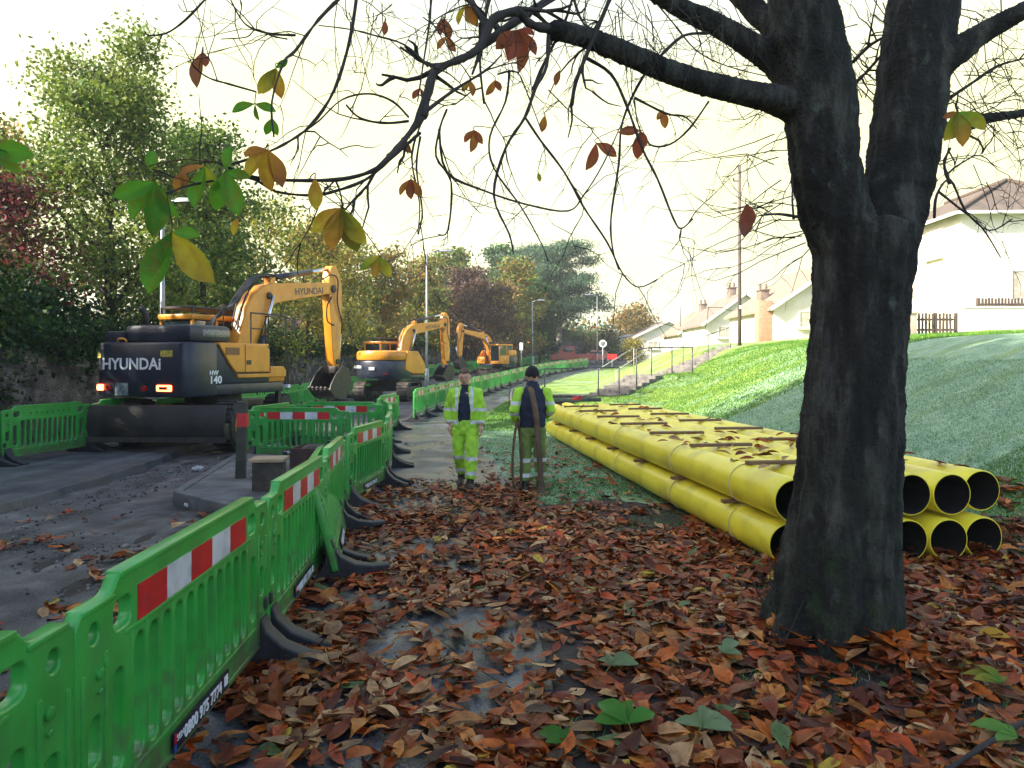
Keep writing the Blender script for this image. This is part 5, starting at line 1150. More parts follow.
def gable_house(label, x, y, z, w, d, eave, rise, rz=0, roofm='tiles', chim=(), wins=(), hip=False, ov=.35, name='house', extra=None):
    root = empty(name, (x, y, z), rz, label, 'house', 'houses along the top of the bank')
    mb = MB(); mb.box((w / 2, d / 2, eave / 2 - .5), (w, d, eave + 1))
    if not hip: mb.add([(0, 0, eave), (w, 0, eave), (w / 2, 0, eave + rise), (0, d, eave), (w, d, eave), (w / 2, d, eave + rise)], [(0, 1, 2), (4, 3, 5), (0, 2, 5, 3), (1, 4, 5, 2)])
    mb.build('wall', M['white_wall'], root)
    t = .16
    if hip:
        a = min(w, d) / 2; V = [(-ov, -ov, eave - .05), (w + ov, -ov, eave - .05), (w + ov, d + ov, eave - .05), (-ov, d + ov, eave - .05), (w / 2, a * .8, eave + rise), (w / 2, d - a * .8, eave + rise)]
        mb = MB().add(V, [(0, 1, 4), (1, 2, 5, 4), (2, 3, 5), (3, 0, 4, 5), (3, 2, 1, 0)]); rf = mb.build('roof', M[roofm], root)
        g = MB()
        for a_, b_ in ((0, 4), (1, 4), (4, 5)): g.tube([Vector(V[a_]) + Vector((0, 0, .04)), Vector(V[b_]) + Vector((0, 0, .04))], .09, 6)
        g.build('ridge', M['fence'], rf); MB().box((w / 2, -ov - .04, eave - .06), (w + 2 * ov, .12, .12)).box((-ov - .04, d / 2, eave - .06), (.12, d + 2 * ov, .12)).build('gutter', M['frame'], root)
    else:
        k = rise / (w / 2); V = []
        pr = [(-ov, eave - ov * k), (w / 2, eave + rise), (w + ov, eave - ov * k), (w + ov, eave - ov * k + t), (w / 2, eave + rise + t * 1.2), (-ov, eave - ov * k + t)]
        rf = None; n = 6; V = [(p[0], -ov, p[1] + .02) for p in pr] + [(p[0], d + ov, p[1] + .02) for p in pr]
        mb = MB().add(V, [(0, 1, 4, 5), (1, 2, 3, 4), (6, 11, 10, 7), (7, 10, 9, 8)] + [(i, i + 6, (i + 1) % 6 + 6, (i + 1) % 6) for i in range(6)]); rf = mb.build('roof', M[roofm], root)
        for s in (0, 1):
            p, q = Vector(V[0 if s == 0 else 2]), Vector(V[1]); MB().bar(p + Vector((0, -.03, .07)), q + Vector((0, -.03, .07)), .05, .22).build('bargeboard', M['frame'], rf)
    for cx_, cy_, ch in chim:
        c = MB().box((cx_, cy_, eave + ch / 2), (.6, .8, ch)).box((cx_, cy_, eave + ch + .04), (.72, .92, .1)).build('chimney', M['old_brick'], rf, bevel=.01)
        for s in (-.2, .2): MB().cyl((cx_ + s, cy_, eave + ch + .1), (cx_ + s, cy_, eave + ch + .5), .1, 10).build('chimney_pot', M['old_brick'], c)
    for wd in wins: window(root, *wd)
    return root
HA = gable_house('largest white house at the right edge with a hipped brown roof', 18.4, 30.3, 3.0, 7.0, 10.5, 4.9, 1.95, R(-2), 'tiles3', wins=(((2.9, 0, 1.9), 1.9, 1.25, (0, -1, 0)), ((5.6, 0, 1.9), 1.3, 1.25, (0, -1, 0)), ((0, 2.0, 3.9), 1.1, 1.1, (-1, 0, 0))), hip=True)
MB().box((-.55, 5.2, 2.35), (1.1, 1.9, .12)).add([(-1.2, 4.2, 2.4), (-1.2, 6.2, 2.4), (0, 6.2, 3.0), (0, 4.2, 3.0)], [(0, 3, 2, 1)]).build('porch_roof', M['tiles2'], HA)
dr = MB().box((-.04, 5.2, 1.05), (.09, .95, 2.1)).build('door', mat('brown_door', (.20, .09, .05), rough=.5), HA, bevel=.01); MB().ball((-.12, 4.9, 1.0), .04).build('handle', M['chrome'], dr)
MB().box((-.95, 4.4, 1.15), (.14, .14, 2.3)).build('porch_post', M['brick'], HA)
HB = gable_house('white gabled house half hidden by the big tree, brick strip and chimney at its left', 16.3, 46.0, 2.95, 8.6, 9.5, 2.2, 2.9, R(0), 'tiles2', chim=((1.0, 5.0, 1.5),), wins=(((2.2, 0, 1.45), 1.3, 1.0, (0, -1, 0)),))
MB().box((-.45, .6, 1.3), (.9, .7, 2.7)).build('brick_pier', M['brick'], HB, bevel=.01)
gable_house('third white bungalow from the right, seen beside the telegraph pole', 15.9, 61, 2.9, 6.6, 8, 2.0, 2.4, 0, 'tiles', chim=((3.4, 4.0, 3.3),), wins=(((1.7, 0, 1.3), 1.2, .9, (0, -1, 0)), ((4.6, 0, 1.3), 1.0, .9, (0, -1, 0))))
gable_house('fourth white bungalow, smaller, left of the telegraph pole', 16.6, 73, 2.7, 6, 8, 1.9, 2.3, 0, 'tiles2', chim=((3.0, 3.0, 3.0),), wins=(((1.6, 0, 1.2), 1.1, .9, (0, -1, 0)),))
gable_house('long low white house with a grey roof beyond the fourth bungalow', 14.6, 88, 2.5, 8, 7, 2.1, 1.9, 0, 'tiles', wins=(((2.2, 0, 1.2), 1.2, .9, (0, -1, 0)), ((5.6, 0, 1.2), 1.2, .9, (0, -1, 0))))
gable_house('plain white end house, farthest left of the row', 14.2, 98, 2.4, 6, 7, 2.5, .5, 0, 'tiles', wins=())
tree('autumn_tree', 'orange tree behind the farthest white house', 'tree', 18.6, 112, 6.5, 3.6, ORA + [(.3, .14, .04)], 7000, .2, 301, .7, .12, z=2.5, n1=14)
tree('garden_shrub', 'yellow-green shrub in front of the farthest houses', 'bush', 13.4, 82, 2.6, 1.5, YEL, 4000, .11, 302, .4, .05, n1=12, start=.1)
tree('garden_shrub', 'dark rounded bush at the far road bend beside the signs', 'bush', 11.4, 86, 3.0, 2.0, DARK + BRN[:1], 5000, .12, 303, .4, .05, n1=12, start=.1)
# garden wall, picket fence
gw = MB().box((20.3, 28.6, 3.25), (5.6, .22, 1.25), Matrix.Rotation(R(-3), 3, 'Z')).build('garden_wall', M['white_wall'], None, bevel=.01); prop(gw, 'low white garden wall in front of the largest house', 'wall')
gc = MB().box((20.3, 28.6, 3.9), (5.7, .3, .06), Matrix.Rotation(R(-3), 3, 'Z')).build('coping', M['frame'], gw)
def picket(label, x0, x1, y, z, hh, step=.13):
    root = empty('picket_fence', (x0, y, z), 0, label, 'fence', 'brown wooden fences'); n = int((x1 - x0) / step)
    mb = MB(); rr = np.random.RandomState(int(x0 * 10))
    for k in range(n): mb.box((k * step, 0, hh / 2 + rr.uniform(-.02, .02)), (.085, .022, hh), Matrix.Rotation(rr.normal(0, .012), 3, 'Y'))
    mb.build('pickets', M['fence'], root)
    for zz in (.25, .72): MB().box(((x1 - x0) / 2, .04, hh * zz), (x1 - x0, .04, .08)).build('rail', M['fence'], root)
    for k in (0, .5, 1): MB().box(((x1 - x0) * k, .08, hh * .5), (.1, .1, hh * 1.05)).build('post', M['fence'], root)
picket('brown picket fence at the top of the bank right of the big tree', 15.05, 16.6, 27.6, h(15.5, 27.6) - .02, .82)
picket('low brown fence behind the white garden wall at the right edge', 18.5, 23.0, 29.3, 3.45, .85)
gp = MB().box((14.6, 27.6, h(14.6, 27.6) + .4), (.75, .5, .95)).box((14.6, 27.6, h(14.6, 27.6) + .9), (.85, .6, .07)).build('gate_pillar', mat('pink_render', (.62, .47, .38), rough=.8), None, bevel=.01); prop(gp, 'short pinkish pillar left of the brown picket fence', 'pillar')

# ---------------------------------------------------------------- island clutter
pp = empty('timber_post', (-4.0, 10.95, .09), R(8), 'short weathered timber post with a red band standing on the island', 'post')
MB().box((0, 0, .56), (.135, .135, 1.14), Matrix.Rotation(R(1.5), 3, 'Y')).build('post', mat('green_grey_timber', (.035, .04, .03), (.07, .065, .05), rough=.9, scale=6, bump=.4, bscale=30), pp, bevel=.012)
MB().box((.016, 0, .86), (.146, .146, .20)).build('red_band', M['red_ref'], pp)
bx_ = empty('chamber_box', (-3.28, 10.0, .09), R(6), 'dark box with a pale timber lid behind the nearer barriers', 'box')
MB().box((0, 0, .19), (.38, .34, .38)).build('box', M['mud'], bx_, bevel=.01); MB().box((0, 0, .405), (.46, .40, .045)).build('lid', mat('pale_timber', (.42, .30, .18), (.3, .2, .12), rough=.8, scale=6, stretch=(1, 5, 1)), bx_, bevel=.006)
cr = empty('rubble_crate', (-3.2, 12.0, .09), R(-4), 'rusty brown crate behind the pale lidded box', 'crate')
mb = MB(); w, d_, hh = .62, .5, .34
mb.box((0, -d_ / 2, hh / 2), (w, .03, hh)).box((0, d_ / 2, hh / 2), (w, .03, hh)).box((-w / 2, 0, hh / 2), (.03, d_ - .03, hh)).box((w / 2, 0, hh / 2), (.03, d_ - .03, hh)).box((0, 0, .03), (w - .04, d_ - .04, .03)).build('crate', mat('rusty', (.10, .05, .035), (.05, .03, .025), rough=.9, scale=6, bump=.5), cr)
MB().ball((0, 0, .28), .2, (1.2, 1, .5)).build('rubble', M['mud'], cr)
def rubbish(name, label, x, y, z, s, col, seed):
    rr = np.random.RandomState(seed); mb = MB().ball((0, 0, s * .4), s, (1.3, 1, .55), 14, 10); mb.v = [tuple(Vector(v) * (1 + rr.uniform(-.22, .22))) for v in mb.v]
    o = mb.build(name, mat(name, col, tuple(c * .7 for c in col), rough=.4, scale=12, bump=.4), None, False); o.location = (x, y, z); o.rotation_euler = (0, 0, seed); prop(o, label, 'litter')
rubbish('plastic_bag', 'pale blue plastic bag beside the timber post', -3.72, 11.0, .09, .13, (.35, .42, .55), 1)
rubbish('black_bag', 'black sheet crumpled behind the pale blue bag', -3.75, 11.5, .09, .2, (.012, .012, .02), 2)
rubbish('plastic_cup', 'crushed white cup lying below the island kerb', -4.15, 9.55, -.06, .06, (.6, .62, .68), 3)
rubbish('plastic_bottle', 'crushed pale bottle lying at the edge of the old road surface', -5.35, 12.6, -.04, .07, (.5, .5, .5), 4)
rubbish('drink_can', 'small crushed white can among the leaves left of the big tree', 1.42, 4.95, .05, .045, (.45, .5, .55), 5)
# ---------------------------------------------------------------- people
M['skin'] = mat('skin', (.60, .36, .27), (.52, .29, .21), rough=.5, scale=12)
M['hivis'] = mat('hivis_yellow', (.42, .78, .04), (.30, .60, .03), rough=.7, scale=6, bump=.5, bscale=11, dirt=(.12, .20, .03), dirt_amt=.4, dirt_scale=5)
M['hivis_dull'] = mat('muddy_hivis', (.17, .27, .04), (.10, .14, .04), rough=.8, scale=4, bump=.5, bscale=11, dirt=(.06, .06, .03), dirt_amt=.6, dirt_scale=5)
M['reflect'] = mat('reflective_tape', (.62, .66, .66), (.5, .54, .55), rough=.35, scale=20)
M['navy_cloth'] = mat('navy_cloth', (.008, .012, .035), (.014, .02, .05), rough=.85, scale=9, bump=.5, bscale=14)
M['boot'] = mat('dark_boot', (.018, .014, .012), (.05, .035, .025), rough=.6, scale=14, bump=.3)
M['hair'] = mat('light_brown_hair', (.14, .085, .045), (.07, .04, .02), rough=.7, scale=40, stretch=(1, 1, .3), bump=.8, bscale=70)
M['beanie'] = mat('black_knit', (.006, .006, .008), (.014, .014, .018), rough=.95, scale=40, bump=.8, bscale=60)
M['webbing'] = mat('brown_webbing', (.16, .10, .055), (.09, .06, .04), rough=.85, scale=9, bump=.4, bscale=40, dirt=(.04, .03, .02), dirt_amt=.7, dirt_scale=6)
M['eye'] = mat('eye', (.02, .015, .012), rough=.2); M['lip'] = mat('lip', (.30, .11, .09), rough=.5)
def loft(mb, rings, n=24):
    vs = [(cx_ + rx * math.cos(2 * math.pi * k / n), cy_ + ry * math.sin(2 * math.pi * k / n), z) for z, cx_, cy_, rx, ry in rings for k in range(n)]; m = len(rings)
    mb.add(vs, [(j * n + k, j * n + (k + 1) % n, (j + 1) * n + (k + 1) % n, (j + 1) * n + k) for j in range(m - 1) for k in range(n)] + [tuple(range(n - 1, -1, -1)), tuple((m - 1) * n + k for k in range(n))]); return mb
def cloth(name, mb, vox, material, parent, it=4, wrinkle=.006, seed=0, freq=1.0):
    o = mb.build(name, material, None); r = o.modifiers.new('r', 'REMESH'); r.mode = 'VOXEL'; r.voxel_size = vox; s = o.modifiers.new('s', 'SMOOTH'); s.iterations = it; s.factor = .5
    bake(o); me = o.data; n = len(me.vertices); co = np.empty(n * 3, np.float32); me.vertices.foreach_get('co', co); co = co.reshape(-1, 3); no = np.empty(n * 3, np.float32); me.vertices.foreach_get('normal', no); no = no.reshape(-1, 3)
    if wrinkle:
        a = seed * 1.7; w = np.sin(co[:, 2] * 23 + 21 * co[:, 0] + 3 * np.sin(co[:, 1] * 17 + a) + a) * np.sin(co[:, 0] * 31 + 2 * a + co[:, 2] * 13) + .5 * np.sin(co[:, 2] * 47 - 33 * co[:, 0] + 26 * co[:, 1] + a) * np.sin(co[:, 2] * 7 + a)
        co += no * (w * wrinkle)[:, None]; me.vertices.foreach_set('co', co.ravel()); me.update()
    me.polygons.foreach_set('use_smooth', [True] * len(me.polygons)); o.parent = parent
    me.materials.clear()
    for mm in (material if isinstance(material, (list, tuple)) else [material]): me.materials.append(mm)
    return o
def band(o, test):
    me = o.data; n = len(me.polygons); c = np.empty(n * 3, np.float32); me.polygons.foreach_get('center', c); c = c.reshape(-1, 3); mi = np.zeros(n, np.int32); mi[test(c)] = 1; me.polygons.foreach_set('material_index', mi); me.update()
def hand(mb, wrist, direction, palm_n, side, s=1.0, curl=.5):
    d = Vector(direction).normalized(); nrm = Vector(palm_n).normalized(); w = d.cross(nrm).normalized() * side; p = Vector(wrist)
    mb.tube([p, p + d * .045 * s, p + d * .09 * s], [.026 * s, .034 * s, .030 * s], 10)
    for k, (off, ln) in enumerate(((.030, .072), (.011, .082), (-.009, .076), (-.028, .060))):
        q = p + d * .088 * s + w * off * s; dd = d.copy(); pts = [q - d * .02 * s, q]
        for j, f in enumerate((.45, .32, .25)):
            dd = (dd + nrm * curl * (.35 + .25 * j)).normalized(); q = q + dd * ln * f * s; pts.append(q.copy())
        mb.tube(pts, [.0095 * s, .0092 * s, .0085 * s, .008 * s, .006 * s], 7)
    q = p + d * .03 * s + w * .028 * s; pts = [p + d * .02 * s + w * .01 * s, q, q + (d * .6 + w * .6 + nrm * .3).normalized() * .034 * s, q + (d * .9 + w * .35 + nrm * .5).normalized() * .066 * s]
    mb.tube(pts, [.013 * s, .012 * s, .010 * s, .0075 * s], 7)
def head_mesh(mb, c, tilt, turn=0):
    """face looks along -Y; c = centre of the head"""
    hd = MB(); hd.ball((0, 0, 0), 1, (.086, .106, .128), 28, 22)
    out = []
    for v in hd.v:
        x, y, z = v
        if z < -.02: k = min(1, (-z - .02) / .1); x *= 1 - .28 * k; y = y * (1 - .15 * k) - .012 * k
        if y < 0:
            y -= .020 * math.exp(-(x / .012) ** 2 - ((z + .022) / .020) ** 2) + .008 * math.exp(-(x / .010) ** 2 - ((z) / .03) ** 2)   # nose
            y += .010 * (math.exp(-((abs(x) - .031) / .016) ** 2 - ((z - .004) / .013) ** 2))                         # eye hollows
            y -= .006 * math.exp(-(x / .05) ** 2 - ((z - .026) / .01) ** 2)                                          # brow
            y -= .006 * math.exp(-(x / .026) ** 2 - ((z + .062) / .010) ** 2)                                         # lips
            y -= .010 * math.exp(-(x / .03) ** 2 - ((z + .1) / .02) ** 2)                                             # chin
        out.append((x, y, z))
    hd.v = out
    for s in (-1, 1): hd.ball((s * .088, .008, -.008), 1, (.010, .020, .032), 10, 8)
    Mx = Matrix.Translation(c) @ Matrix.Rotation(turn, 4, 'Z') @ Matrix.Rotation(tilt, 4, 'X')
    mb.add([Mx @ Vector(v) for v in hd.v], hd.f); return Mx
def features(Mx, root):
    e = MB()
    for s in (-1, 1): e.ball(Mx @ Vector((s * .032, -.091, .003)), .0085, (1.3, .7, .8), 10, 8)
    e.build('eyes', M['eye'], root, True)
    MB().tube([Mx @ Vector(p) for p in ((-.024, -.104, -.068), (-.010, -.113, -.065), (.010, -.113, -.065), (.024, -.104, -.068))], [.003, .005, .005, .003], 6).build('mouth', M['lip'], root, True)
    b = MB()
    for s in (-1, 1): b.tube([Mx @ Vector(p) for p in ((s * .016, -.106, .024), (s * .032, -.104, .029), (s * .046, -.094, .023))], .004, 5)
    b.build('eyebrows', M['hair'], root, True)
def boot(root, ankle, yaw, pitch=0):
    mb = MB(); mb.tube([(0, .0, .16), (0, .0, .07), (0, -.02, .06)], [.055, .058, .06], 14); mb.ball((0, -.09, .045), 1, (.052, .12, .05), 16, 10); mb.ball((0, .015, .045), 1, (.045, .065, .05), 14, 8)
    Mx = Matrix.Translation(ankle) @ Matrix.Rotation(yaw, 4, 'Z') @ Matrix.Rotation(pitch, 4, 'X'); mb.v = [tuple(Mx @ Vector(v)) for v in mb.v]
    o = cloth('boot', mb, .01, M['boot'], root, 2, 0)
    return o
def legs(hips, feet, knees, rs=(.105, .088, .082)):
    mb = MB(); loft(mb, [(.80, 0, 0, .165, .115), (.88, 0, 0, .178, .125), (.96, 0, 0, .172, .12), (1.02, 0, 0, .165, .115)])
    for hp, kn, ft in zip(hips, knees, feet):
        hp, kn, ft = Vector(hp), Vector(kn), Vector(ft); mb.tube([hp, hp.lerp(kn, .5), kn, kn.lerp(ft, .45), ft], [rs[0], .098, rs[1], .084, rs[2]], 16)
    return mb
# walking man, facing the camera
def person_walking(x, y):
    root = empty('person', (x, y, h(x, y) + .01), R(-4), 'workman walking towards us, open hi-vis jacket over a dark top, bare headed', 'person', 'workmen in hi-vis')
    fe = [(-.08, .24, .17), (.10, -.18, .09)]; kn = [(-.10, .0, .50), (.12, -.13, .49)]; hp = [(-.095, 0, .90), (.095, 0, .90)]
    sh = [(-.18, .01, 1.43), (.18, .01, 1.43)]; el = [(-.268, .06, 1.165), (.252, .02, 1.155)]; wr = [(-.225, .0, .94), (.245, -.09, .93)]
    b = MB(); loft(b, [(.85, 0, 0, .14, .10), (1.05, 0, 0, .135, .095), (1.25, 0, 0, .155, .105), (1.40, 0, .0, .165, .10), (1.47, 0, .01, .10, .07), (1.50, 0, .01, .058, .058), (1.60, 0, -.005, .055, .058)])
    for h_, k_, f_ in zip(hp, kn, fe): b.tube([h_, k_, f_], [.085, .06, .04], 12)
    for s_, e_, w_ in zip(sh, el, wr): b.tube([s_, e_, w_], [.055, .042, .028], 12)
    body = cloth('body', b, .014, M['skin'], root, 3, 0)
    ex = MB(); Mx = head_mesh(ex, (0, -.035, 1.655), R(14))
    for i, s in ((0, -1), (1, 1)): hand(ex, Vector(wr[i]), (0.02 * s, -.10, -1), (-s, 0, 0), 1 if s > 0 else -1, 1.05)
    o2 = ex.build('tmp', M['skin'], None, True); join(body, o2)
    features(Mx, body)
    hr = MB().ball((0, 0, 0), 1, (.096, .114, .128), 26, 18); rr = np.random.RandomState(2)
    hr.v = [v for v in hr.v]; keep = []
    vv = [Vector(v) for v in hr.v]; f2 = [f for f in hr.f if all((vv[i].z > .035 + .025 * (vv[i].y < -.06)) or (vv[i].y > .01 and vv[i].z > -.055) for i in f)]
    hr.f = f2; hr.m = [0] * len(f2); hr.v = [tuple(Mx @ (v * (1 + rr.uniform(-.01, .035)) + Vector((0, .004, .008)))) for v in vv]
    ho = hr.build('hair', M['hair'], body, True); s_ = ho.modifiers.new('s', 'SOLIDIFY'); s_.thickness = .014; s_.offset = -1; bake(ho)
    st = MB(); loft(st, [(.90, 0, 0, .150, .108), (1.05, 0, 0, .15, .112), (1.25, 0, -.005, .165, .118), (1.38, 0, .0, .17, .11), (1.46, 0, .01, .12, .08), (1.52, 0, .008, .072, .068), (1.545, 0, .0, .066, .064)]); cloth('dark_top', st, .012, M['navy_cloth'], root, 3, .003)
    lg = legs(hp, [(-.08, .23, .20), (.10, -.175, .15)], kn); tr = cloth('trousers', lg, .014, [M['hivis'], M['reflect']], root, 4, .007, 1)
    band(tr, lambda c: ((c[:, 2] > .43) & (c[:, 2] < .485)) | ((c[:, 2] > .215) & (c[:, 2] < .27)))
    jk = MB(); loft(jk, [(.90, 0, .0, .195, .135), (1.0, 0, .0, .185, .135), (1.2, 0, .0, .20, .142), (1.36, 0, .0, .205, .135), (1.44, 0, .01, .17, .105), (1.50, 0, .015, .088, .08), (1.53, 0, .015, .08, .078)])
    for s_, e_, w_ in zip(sh, el, wr): s_, e_, w_ = Vector(s_), Vector(e_), Vector(w_); jk.tube([s_ + Vector((-.05 if s_.x > 0 else .05, 0, .0)), s_, s_.lerp(e_, .5), e_, e_.lerp(w_, .5), w_ + Vector((0, 0, .02))], [.075, .082, .078, .074, .07, .062], 16)
    j = cloth('jacket', jk, .012, [M['hivis'], M['reflect']], root, 4, .007, 3)
    bm = bmesh.new(); bm.from_mesh(j.data); dl = [f for f in bm.faces if (lambda c: c.y < -.03 and abs(c.x) < .050 + .045 * min(1, (1.52 - c.z) / .35))(f.calc_center_median()) or f.calc_center_median().z > 1.515 or (f.calc_center_median().z < .905 and abs(f.calc_center_median().x) < .2)]
    bmesh.ops.delete(bm, geom=dl, context='FACES'); bm.to_mesh(j.data); bm.free()
    so = j.modifiers.new('s', 'SOLIDIFY'); so.thickness = .010; bake(j)
    band(j, lambda c: ((np.abs(c[:, 2] - 1.17) < .026)) | ((np.abs(c[:, 2] - .985) < .026)) | ((np.abs(np.abs(c[:, 0]) - .115) < .024) & (c[:, 2] > 1.19)))
    boot(root, (-.08, .25, .05), R(-8), R(22)); boot(root, (.10, -.18, .0), R(8), 0)
def join(a, b):
    bm = bmesh.new(); bm.from_mesh(a.data); bm.from_mesh(b.data); bm.to_mesh(a.data); bm.free(); me = b.data; bpy.data.objects.remove(b); bpy.data.meshes.remove(me)
    a.data.polygons.foreach_set('use_smooth', [True] * len(a.data.polygons))
person_walking(-.70, 11.05)
def person_standing(x, y):
    # built facing -Y like the other, then turned to look away from the camera
    root = empty('person', (x, y, h(x, y) + .01), R(180 + 6), 'workman seen from behind in a black beanie and navy body warmer over hi-vis sleeves', 'person', 'workmen in hi-vis')
    fe = [(-.12, -.03, .12), (.12, .05, .12)]; kn = [(-.11, -.03, .50), (.11, 0, .50)]; hp = [(-.095, 0, .90), (.095, 0, .90)]
    sh = [(-.20, .0, 1.45), (.20, .0, 1.45)]; el = [(-.27, .03, 1.17), (.285, .06, 1.18)]; wr = [(-.20, -.17, 1.08), (.235, -.10, 1.02)]
    b = MB(); loft(b, [(.85, 0, 0, .14, .10), (1.05, 0, 0, .135, .095), (1.25, 0, 0, .155, .105), (1.42, 0, .0, .165, .10), (1.49, 0, .0, .10, .07), (1.52, 0, -.01, .058, .058), (1.62, 0, -.03, .055, .058)])
    for h_, k_, f_ in zip(hp, kn, fe): b.tube([h_, k_, f_], [.085, .06, .04], 12)
    for s_, e_, w_ in zip(sh, el, wr): b.tube([s_, e_, w_], [.055, .042, .028], 12)
    body = cloth('body', b, .014, M['skin'], root, 3, 0)
    ex = MB(); Mx = head_mesh(ex, (.0, -.05, 1.675), R(12), R(8))
    hand(ex, Vector(wr[0]), (.6, -.7, -.3), (0, .2, -1), 1, 1.05, .8); hand(ex, Vector(wr[1]), (-.1, -.5, -.8), (-1, 0, 0), -1, 1.05, .9)
    o2 = ex.build('tmp', M['skin'], None, True); join(body, o2); features(Mx, body)
    bn = MB().ball((0, 0, 0), 1, (.106, .124, .136), 24, 18); vv = [Vector(v) for v in bn.v]; bn.f = [f for f in bn.f if all(vv[i].z > -.035 - .35 * max(vv[i].y, -.05) for i in f)]; bn.m = [0] * len(bn.f)
    bn.v = [tuple(Mx @ (v + Vector((0, .006, .014)))) for v in vv]; o = bn.build('beanie', M['beanie'], body, True); s_ = o.modifiers.new('s', 'SOLIDIFY'); s_.thickness = .02; s_.offset = -1; bake(o)
    tr = cloth('trousers', legs(hp, [(-.12, -.03, .15), (.12, .05, .15)], kn), .014, [M['hivis_dull'], M['reflect']], root, 4, .007, 5)
    band(tr, lambda c: ((c[:, 2] > .43) & (c[:, 2] < .485)) | ((c[:, 2] > .215) & (c[:, 2] < .27)))
    jk = MB()
    for s_, e_, w_ in zip(sh, el, wr): s_, e_, w_ = Vector(s_), Vector(e_), Vector(w_); jk.tube([s_ + Vector((-.06 if s_.x > 0 else .06, 0, .0)), s_, s_.lerp(e_, .5), e_, e_.lerp(w_, .5), w_], [.07, .080, .076, .070, .064, .054], 16)
    loft(jk, [(1.2, 0, .0, .16, .11), (1.36, 0, .0, .17, .11), (1.47, 0, .0, .12, .09), (1.53, 0, -.005, .075, .07)])
    j = cloth('jacket_sleeves', jk, .012, [M['hivis'], M['reflect']], root, 4, .006, 7); band(j, lambda c: (np.abs(c[:, 2] - 1.28) < .028) | (np.abs(c[:, 2] - 1.12) < .024))
    vs = MB(); loft(vs, [(.93, 0, .0, .190, .135), (1.0, 0, .0, .19, .138), (1.2, 0, .0, .198, .145), (1.36, 0, .0, .20, .135), (1.45, 0, .0, .175, .105), (1.51, 0, .0, .10, .085), (1.60, 0, -.02, .082, .084)]); cloth('body_warmer', vs, .013, M['navy_cloth'], root, 4, .006, 9)
    boot(root, (-.12, -.02, 0), R(-12)); boot(root, (.12, .06, 0), R(10))
PX2, PY2 = .30, 10.75
person_standing(PX2, PY2)
def ribbon(name, pts, w, wd, label, t=.008):
    P_ = smooth([Vector(p) for p in pts], 5); wd = Vector(wd).normalized(); mb = MB(); n = len(P_); vs = []
    for i, p in enumerate(P_):
        tn = (P_[min(i + 1, n - 1)] - P_[max(i - 1, 0)]).normalized(); s = (wd - tn * wd.dot(tn)).normalized(); q = tn.cross(s)
        vs += [p + s * w / 2 + q * t / 2, p - s * w / 2 + q * t / 2, p - s * w / 2 - q * t / 2, p + s * w / 2 - q * t / 2]
    mb.add(vs, [(i * 4 + a, i * 4 + (a + 1) % 4, (i + 1) * 4 + (a + 1) % 4, (i + 1) * 4 + a) for i in range(n - 1) for a in range(4)] + [(3, 2, 1, 0), tuple((n - 1) * 4 + k for k in range(4))])
    o = mb.build(name, M['webbing'], None, True); prop(o, label, 'strap', 'brown lifting straps'); return o
g0 = h(PX2, PY2)
ribbon('lifting_strap', [(PX2 + .05, PY2 + .2, g0 + 1.0), (PX2 + .0, PY2 + .14, g0 + 1.35), (PX2 - .05, PY2 + .02, g0 + 1.56), (PX2 - .02, PY2 - .12, g0 + 1.46), (PX2 + .04, PY2 - .19, g0 + 1.15), (PX2 + .07, PY2 - .2, g0 + .8), (PX2 + .10, PY2 - .19, g0 + .4), (PX2 + .12, PY2 - .22, g0 + .04), (PX2 + .16, PY2 - .38, g0 + .015)], .085, (1, 0, 0), 'brown lifting strap slung over the shoulder of the workman seen from behind')
ribbon('lifting_strap', [(PX2 - .2, PY2 - .02, g0 + 1.04), (PX2 - .25, PY2 - .1, g0 + .9), (PX2 - .29, PY2 - .12, g0 + .5), (PX2 - .28, PY2 - .12, g0 + .14), (PX2 - .22, PY2 - .12, g0 + .05), (PX2 - .17, PY2 - .11, g0 + .2), (PX2 - .17, PY2 - .1, g0 + .6), (PX2 - .2, PY2 - .06, g0 + .95), (PX2 - .2, PY2 - .02, g0 + 1.04)], .06, (.6, -1, 0), 'brown lifting strap hanging in a long loop from the workman’s left hand')

# ---------------------------------------------------------------- fallen leaves, grass, twigs on the ground
rng = np.random.RandomState(77)
def vnoise(x, y):
    return (np.sin(x * 2.3 + 1.3 * np.sin(y * 1.7)) + np.sin(y * 2.9 + 1.1 * np.sin(x * 2.1 + 1)) + .8 * np.sin(x * 5.7 - y * 4.3) + .6 * np.sin(x * 9 + y * 7.7)) / 3.4
def pipe_u(x, y):            # across-stack coordinate, 0 at leftmost pipe
    return (x - PO[0]) * PN.x + (y - PO[1]) * PN.y, (x - PO[0]) * PD.x + (y - PO[1]) * PD.y
def scatter(n, x0, x1, y0, y1, dens):
    x = rng.uniform(x0, x1, n); y = rng.uniform(y0, y1, n); k = rng.uniform(0, 1, n) < dens(x, y); return x[k], y[k]
def dens(x, y):
    v = vnoise(x, y); cx = c_of(y); t = x - cx
    d = np.where((t > -.5), 1., 0.)
    d = d * np.where((t < 2.0) & (v > .02), .22, 1.) * np.where((t > .55) & (t < 1.35) & (v > -.45), .5, 1.)                     # wet path showing through
    d = d * np.clip((11.9 - y + .5 * v - .25 * np.clip(x - .4, 0, 3)) / 1.3, 0.0, 1)
    d = d * np.where((x > .2) & (v < -.3), .5, 1.) * np.where(x > .3, np.clip((9.3 - y + 1.2 * v) / 1.2, .07, 1), 1)
    u, s = pipe_u(x, y); d = np.where((u > -.15) & (u < 2.2) & (s > .25), 0, d)
    d = np.where(x > 4.9 + .1 * v, d * np.clip((8.6 - y + 1.2 * v) / 1.6, .0, 1) * .8, d)
    return d
NL = 43000
